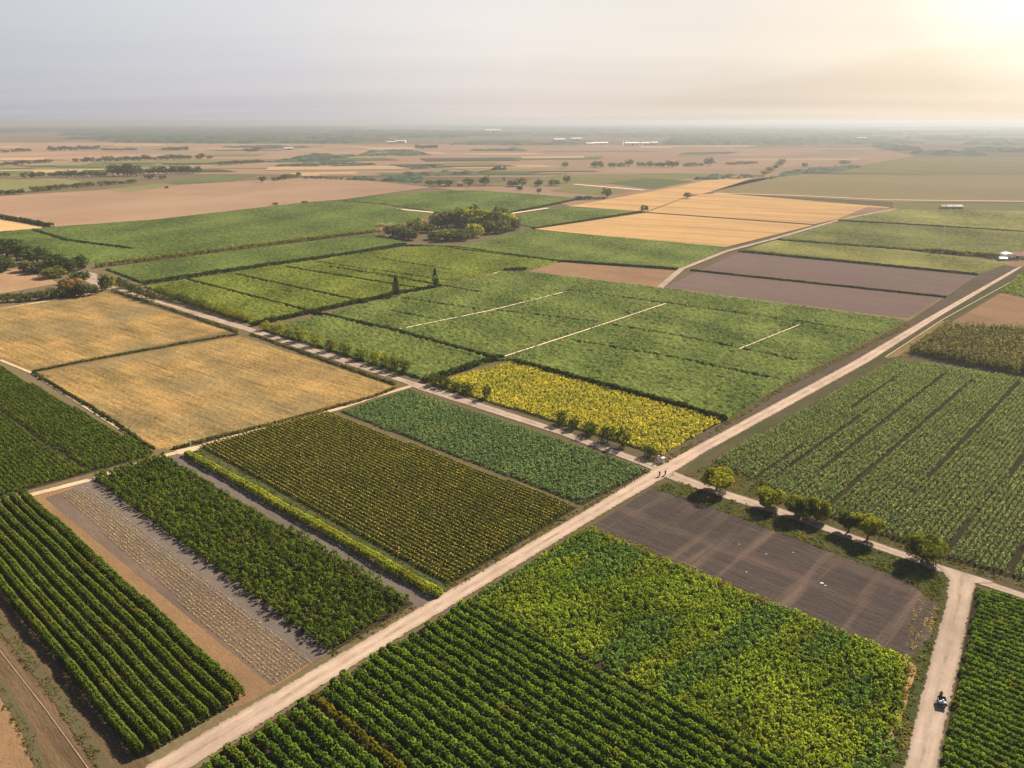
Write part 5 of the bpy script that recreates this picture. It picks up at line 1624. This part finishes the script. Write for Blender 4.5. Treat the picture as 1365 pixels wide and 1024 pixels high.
def person(loc, rz, label, pose, shirt, trousers, hat=None, group=None):
    """a person facing +X; pose 'ride' (seated at 0.8 m, arms forward) or 'walk'"""
    r = empty('person', loc, rz)
    tag(r, label, 'person', group)
    if pose == 'ride':
        pel = (0, 0, 0.86); chest = (0.12, 0, 1.22); neck = (0.17, 0, 1.42); head = (0.20, 0, 1.55); top = (0.20, 0, 1.68)
        arm = [(0.15, 0.20, 1.36), (0.30, 0.27, 1.14), (0.52, 0.26, 1.06)]
        leg = [(0.02, 0.10, 0.84), (0.40, 0.17, 0.78), (0.26, 0.17, 0.40), (0.40, 0.18, 0.34)]
        legs = (leg, [(x, -y, z) for x, y, z in leg]); arms = (arm, [(x, -y, z) for x, y, z in arm])
    else:
        pel = (0, 0, 0.90); chest = (0.02, 0, 1.26); neck = (0.03, 0, 1.46); head = (0.05, 0, 1.58); top = (0.05, 0, 1.71)
        a = [(0.02, 0.20, 1.40), (-0.06, 0.25, 1.13), (-0.02, 0.25, 0.88)]
        b = [(0.02, -0.20, 1.40), (0.06, -0.25, 1.13), (0.18, -0.24, 0.91)]
        l1 = [(0, 0.10, 0.86), (0.16, 0.10, 0.48), (0.20, 0.10, 0.09), (0.34, 0.11, 0.04)]
        l2 = [(0, -0.10, 0.86), (-0.02, -0.10, 0.47), (-0.22, -0.10, 0.12), (-0.10, -0.11, 0.04)]
        arms, legs = (a, b), (l1, l2)
    J = [(*pel, (0.15, 0.12)), (*chest, (0.16, 0.12)), (*neck, 0.055), (*head, (0.085, 0.075)), (*top, (0.06, 0.055)), (head[0] + 0.10, 0, head[2] - 0.02, 0.018)]
    E = [(0, 1), (1, 2), (2, 3), (3, 4), (3, 5)]
    for a in arms:
        k = len(J)
        J += [(*a[0], 0.062), (*a[1], 0.046), (*a[2], 0.034)]
        E += [(1, k), (k, k + 1), (k + 1, k + 2)]
        d = (Vector(a[2]) - Vector(a[1])).normalized()
        palm = Vector(a[2]) + d * 0.07
        J.append((*palm, (0.034, 0.018))); E.append((k + 2, k + 3))
        sd = 1 if a[0][1] > 0 else -1
        for q in range(4):                                   # fingers, bent a little
            p = palm + Vector((0.0, (q - 1.5) * 0.019, 0)) + d * 0.05
            J.append((*p, 0.009)); e0 = len(J) - 1; E.append((k + 3, e0))
            p2 = p + d * (0.025 + 0.006 * (q in (1, 2))) + Vector((0, 0, -0.015)); J.append((*p2, 0.007)); E.append((e0, e0 + 1))
        p = palm + Vector((0, -sd * 0.045, -0.01)); J.append((*p, 0.010)); E.append((k + 3, len(J) - 1))
    for l in legs:
        k = len(J)
        J += [(*l[0], 0.085), (*l[1], 0.058), (*l[2], 0.040), (*l[3], (0.045, 0.03))]
        E += [(0, k), (k, k + 1), (k + 1, k + 2), (k + 2, k + 3)]
    obj('body', skin_mesh('body', J, E, M['skin']), r)
    # clothes follow the same joints a little outside the body
    S_ = [(*pel, (0.175, 0.145)), (*chest, (0.185, 0.145)), (neck[0] - 0.01, 0, neck[2] - 0.06, 0.08)]
    ES = [(0, 1), (1, 2)]
    for a in arms:
        k = len(S_)
        S_ += [(*a[0], 0.082), (*a[1], 0.064), (*(Vector(a[1]) * 0.3 + Vector(a[2]) * 0.7), 0.054)]
        ES += [(1, k), (k, k + 1), (k + 1, k + 2)]
    obj('shirt', skin_mesh('shirt', S_, ES, shirt), r)
    T_ = [(pel[0], 0, pel[2] + 0.08, (0.165, 0.14)), (*pel, (0.17, 0.145))]
    ET = [(0, 1)]
    for l in legs:
        k = len(T_)
        T_ += [(*l[0], 0.105), (*l[1], 0.078), (*l[2], 0.060)]
        ET += [(1, k), (k, k + 1), (k + 1, k + 2)]
    obj('trousers', skin_mesh('trousers', T_, ET, trousers), r)
    for l in legs:
        bm = bmesh.new(); tube(bm, [l[2], tuple(Vector(l[2]) * 0.4 + Vector(l[3]) * 0.6), l[3]], [0.055, 0.058, 0.045], 8)
        obj('shoe', bm_mesh('shoe', bm, M['rubber'], True), r)
    bm = bmesh.new()
    bmesh.ops.create_uvsphere(bm, u_segments=14, v_segments=8, radius=0.115)
    for v in list(bm.verts):
        if v.co.z < -0.03 or (v.co.x > 0.06 and v.co.z < 0.05):
            bm.verts.remove(v)
        else:
            v.co += Vector((head[0] - 0.015, 0, head[2] + 0.02))
    obj('hair', bm_mesh('hair', bm, M['hair'], True), r)
    if hat:
        bm = bmesh.new()
        tube(bm, [(head[0], 0, head[2] + 0.075), (head[0], 0, head[2] + 0.10)], [0.30, 0.29], 18)
        tube(bm, [(head[0], 0, head[2] + 0.10), (head[0], 0, head[2] + 0.17), (head[0], 0, head[2] + 0.22)], [0.135, 0.125, 0.08], 16)
        obj('hat', bm_mesh('hat', bm, hat, True), r)
    return r


def wheel(parent, x, y, r, w):
    bm = bmesh.new()
    n, m = 22, 8
    V = []
    for i in range(n):
        a = 2 * math.pi * i / n
        V.append([bm.verts.new((math.cos(a) * (r - w / 2 + w / 2 * math.cos(b)), w / 2 * math.sin(b), math.sin(a) * (r - w / 2 + w / 2 * math.cos(b))))
                  for b in (2 * math.pi * k / m for k in range(m))])
    for i in range(n):
        for k in range(m):
            bm.faces.new((V[i][k], V[(i + 1) % n][k], V[(i + 1) % n][(k + 1) % m], V[i][(k + 1) % m]))
    wh = obj('wheel', bm_mesh('wheel', bm, M['rubber'], True), parent, loc=(x, y, r))
    bm = bmesh.new()
    for k in range(6):
        a = math.pi * k / 6
        tube(bm, [(math.cos(a) * (r - w), 0, math.sin(a) * (r - w)), (-math.cos(a) * (r - w), 0, -math.sin(a) * (r - w))], [0.012, 0.012], 5)
    tube(bm, [(0, -w * 0.6, 0), (0, w * 0.6, 0)], [0.05, 0.05], 10)
    obj('spokes', bm_mesh('spokes', bm, M['galv']), wh)
    return wh


def cycle_front(r, paint, front=True):
    """frame, tank, seat, fork, handlebar and lamp shared by the motorcycles and the cargo trike (faces +X)"""
    bm = bmesh.new()
    tube(bm, [(-0.45, 0, 0.40), (-0.1, 0, 0.42), (0.25, 0, 0.45), (0.52, 0, 0.85)], [0.05, 0.07, 0.07, 0.05], 8)
    tube(bm, [(-0.5, 0, 0.66), (0.1, 0, 0.68), (0.52, 0, 0.88)], [0.045, 0.05, 0.05], 8)
    tube(bm, [(0.0, -0.13, 0.42), (0.0, 0.13, 0.42)], [0.16, 0.16], 12)
    obj('frame', bm_mesh('frame', bm, M['dark_metal'], True), r)
    bm = bmesh.new(); bmesh.ops.create_uvsphere(bm, u_segments=16, v_segments=10, radius=1)
    for v in bm.verts:
        v.co = Vector((v.co.x * 0.27 + 0.30, v.co.y * 0.15, v.co.z * 0.13 + 0.88))
    obj('tank', bm_mesh('tank', bm, paint, True), r)
    box_obj('seat', (-0.5, 0.1, -0.13, 0.13, 0.72, 0.84), M['rubber'], r, 0.04)
    bm = bmesh.new()
    for y in (-0.07, 0.07):
        tube(bm, [(0.80, y, 0.31), (0.56, y, 0.95)], [0.025, 0.03], 7)
    obj('fork', bm_mesh('fork', bm, M['galv'], True), r)
    bm = bmesh.new(); tube(bm, [(0.44, -0.36, 1.03), (0.54, -0.16, 1.03), (0.54, 0.16, 1.03), (0.44, 0.36, 1.03)], [0.02] * 4, 7)
    obj('handlebar', bm_mesh('handlebar', bm, M['dark_metal'], True), r)
    bm = bmesh.new(); tube(bm, [(0.60, 0, 0.92), (0.70, 0, 0.91)], [0.06, 0.09], 12)
    obj('headlight', bm_mesh('headlight', bm, M['galv'], True), r)
    bm = bmesh.new()
    for k in range(9):
        a0, a1 = 0.4 + 1.9 * k / 9, 0.4 + 1.9 * (k + 1) / 9
        for s in (1,):
            q = [bm.verts.new((0.80 + math.cos(a) * 0.36, y, 0.31 + math.sin(a) * 0.36)) for a, y in ((a0, -0.07), (a1, -0.07), (a1, 0.07), (a0, 0.07))]
            bm.faces.new(q)
    bmesh.ops.solidify(bm, geom=bm.faces[:], thickness=0.012)
    obj('mudguard', bm_mesh('mudguard', bm, paint), r)
    wheel(r, 0.80, 0, 0.31, 0.10)


# cargo trike with rider on the branch road, driving away from the camera
dirv = G(1247, 900) - G(1236, 960)
rz = math.atan2(dirv[1], dirv[0]) + 0.22
g = G(1254.5, 939)
TR = (g[0], g[1], 0.2)
r = empty('cargo_trike', TR, rz)
r.scale = (1.06, 1.06, 1.04)
tag(r, 'dark blue three-wheeled cargo motorbike with white sacks on the dirt branch road', 'motor tricycle')


def shift(r, dx):
    for c in r.children:
        c.location.x += dx


cycle_front(r, M['blue_paint'])
shift(r, 1.15)
box_obj('cargo_bed', [(-1.15, 0.55, -0.62, 0.62, 0.52, 0.58), (-1.15, 0.55, -0.62, -0.57, 0.582, 0.95), (-1.15, 0.55, 0.57, 0.62, 0.582, 0.95), (-1.15, -1.10, -0.565, 0.565, 0.582, 0.95), (0.50, 0.55, -0.565, 0.565, 0.582, 1.15)], M['dark_metal'], r)
box_obj('side_rail', [(-1.17, 0.57, 0.625, 0.67, 0.70, 0.98), (-1.17, 0.57, -0.67, -0.625, 0.70, 0.98)], M['blue_paint'], r)
bm = bmesh.new(); tube(bm, [(-0.5, -0.6, 0.3), (-0.5, 0.6, 0.3)], [0.05, 0.05], 8); tube(bm, [(-0.6, 0, 0.45), (0.8, 0, 0.42)], [0.06, 0.06], 8)
obj('chassis', bm_mesh('chassis', bm, M['dark_metal'], True), r)
for y in (-0.56, 0.56):
    wheel(r, -0.5, y, 0.30, 0.12)


def at_trike(x, y, z):
    c, s = math.cos(rz), math.sin(rz)
    x, y, z = x * 1.06, y * 1.06, z * 1.04
    return (TR[0] + x * c - y * s, TR[1] + x * s + y * c, TR[2] + z)


for x, y, z, s, lab in ((-0.72, 0.22, 0.60, 0.36, 'plump white sack at the left rear of the cargo motorbike'), (-0.80, -0.28, 0.60, 0.33, 'plump white sack at the right rear of the cargo motorbike'), (-0.55, -0.02, 1.02, 0.2, 'small white bundle lying on the two plump sacks')):
    bm = bmesh.new(); bmesh.ops.create_icosphere(bm, subdivisions=3, radius=s)
    for v in bm.verts:
        k = 1 + 0.10 * math.sin(v.co.x * 19 + y * 9) * math.sin(v.co.y * 17)
        v.co = Vector((v.co.x * k * 1.05, v.co.y * k * 0.9, max(-s * 0.55, v.co.z * k * 0.95) + s * 0.55))
    tag(obj('white_sack', bm_mesh('white_sack', bm, M['sack'], True), loc=at_trike(x, y, z)), lab, 'sack', 'white sacks on the cargo motorbike')
person(at_trike(1.0, 0, 0), rz, 'person in maroon shirt and pale straw hat riding the cargo motorbike', 'ride', M['cloth_maroon'], M['cloth_dark'], M['straw'])

# two motorcycles with riders at the crossroads
v_ = math.atan2(VDIR[1], VDIR[0])
for px, py, yaw, paint, shirt, l1, l2 in ((879, 636, v_ + 0.5, 'dark_metal', 'cloth_dark', 'small dark motorcycle left of the other one at the crossroads', 'person in dark shirt riding the left motorcycle at the crossroads'),
                                          (886.5, 634.5, v_ + 0.35, 'dark_metal', 'cloth_brown', 'dark motorcycle on the right at the middle of the crossroads', 'person in brown shirt riding the right motorcycle at the crossroads')):
    g = G(px, py)
    r = empty('motorcycle', (g[0], g[1], 0.17), yaw)
    tag(r, l1, 'motorcycle', 'motorcycles at the crossroads')
    cycle_front(r, M[paint])
    wheel(r, -0.55, 0, 0.31, 0.11)
    person((g[0], g[1], 0.17), yaw, l2, 'ride', M[shirt], M['cloth_dark'], None, 'riders at the crossroads')
g = G(854.5, 616.5)
person((g[0], g[1], 0.14), math.atan2(-UDIR[1], -UDIR[0]), 'person in dark clothes walking on the branch road before the crossroads', 'walk', M['cloth_dark'], M['cloth_dark'])
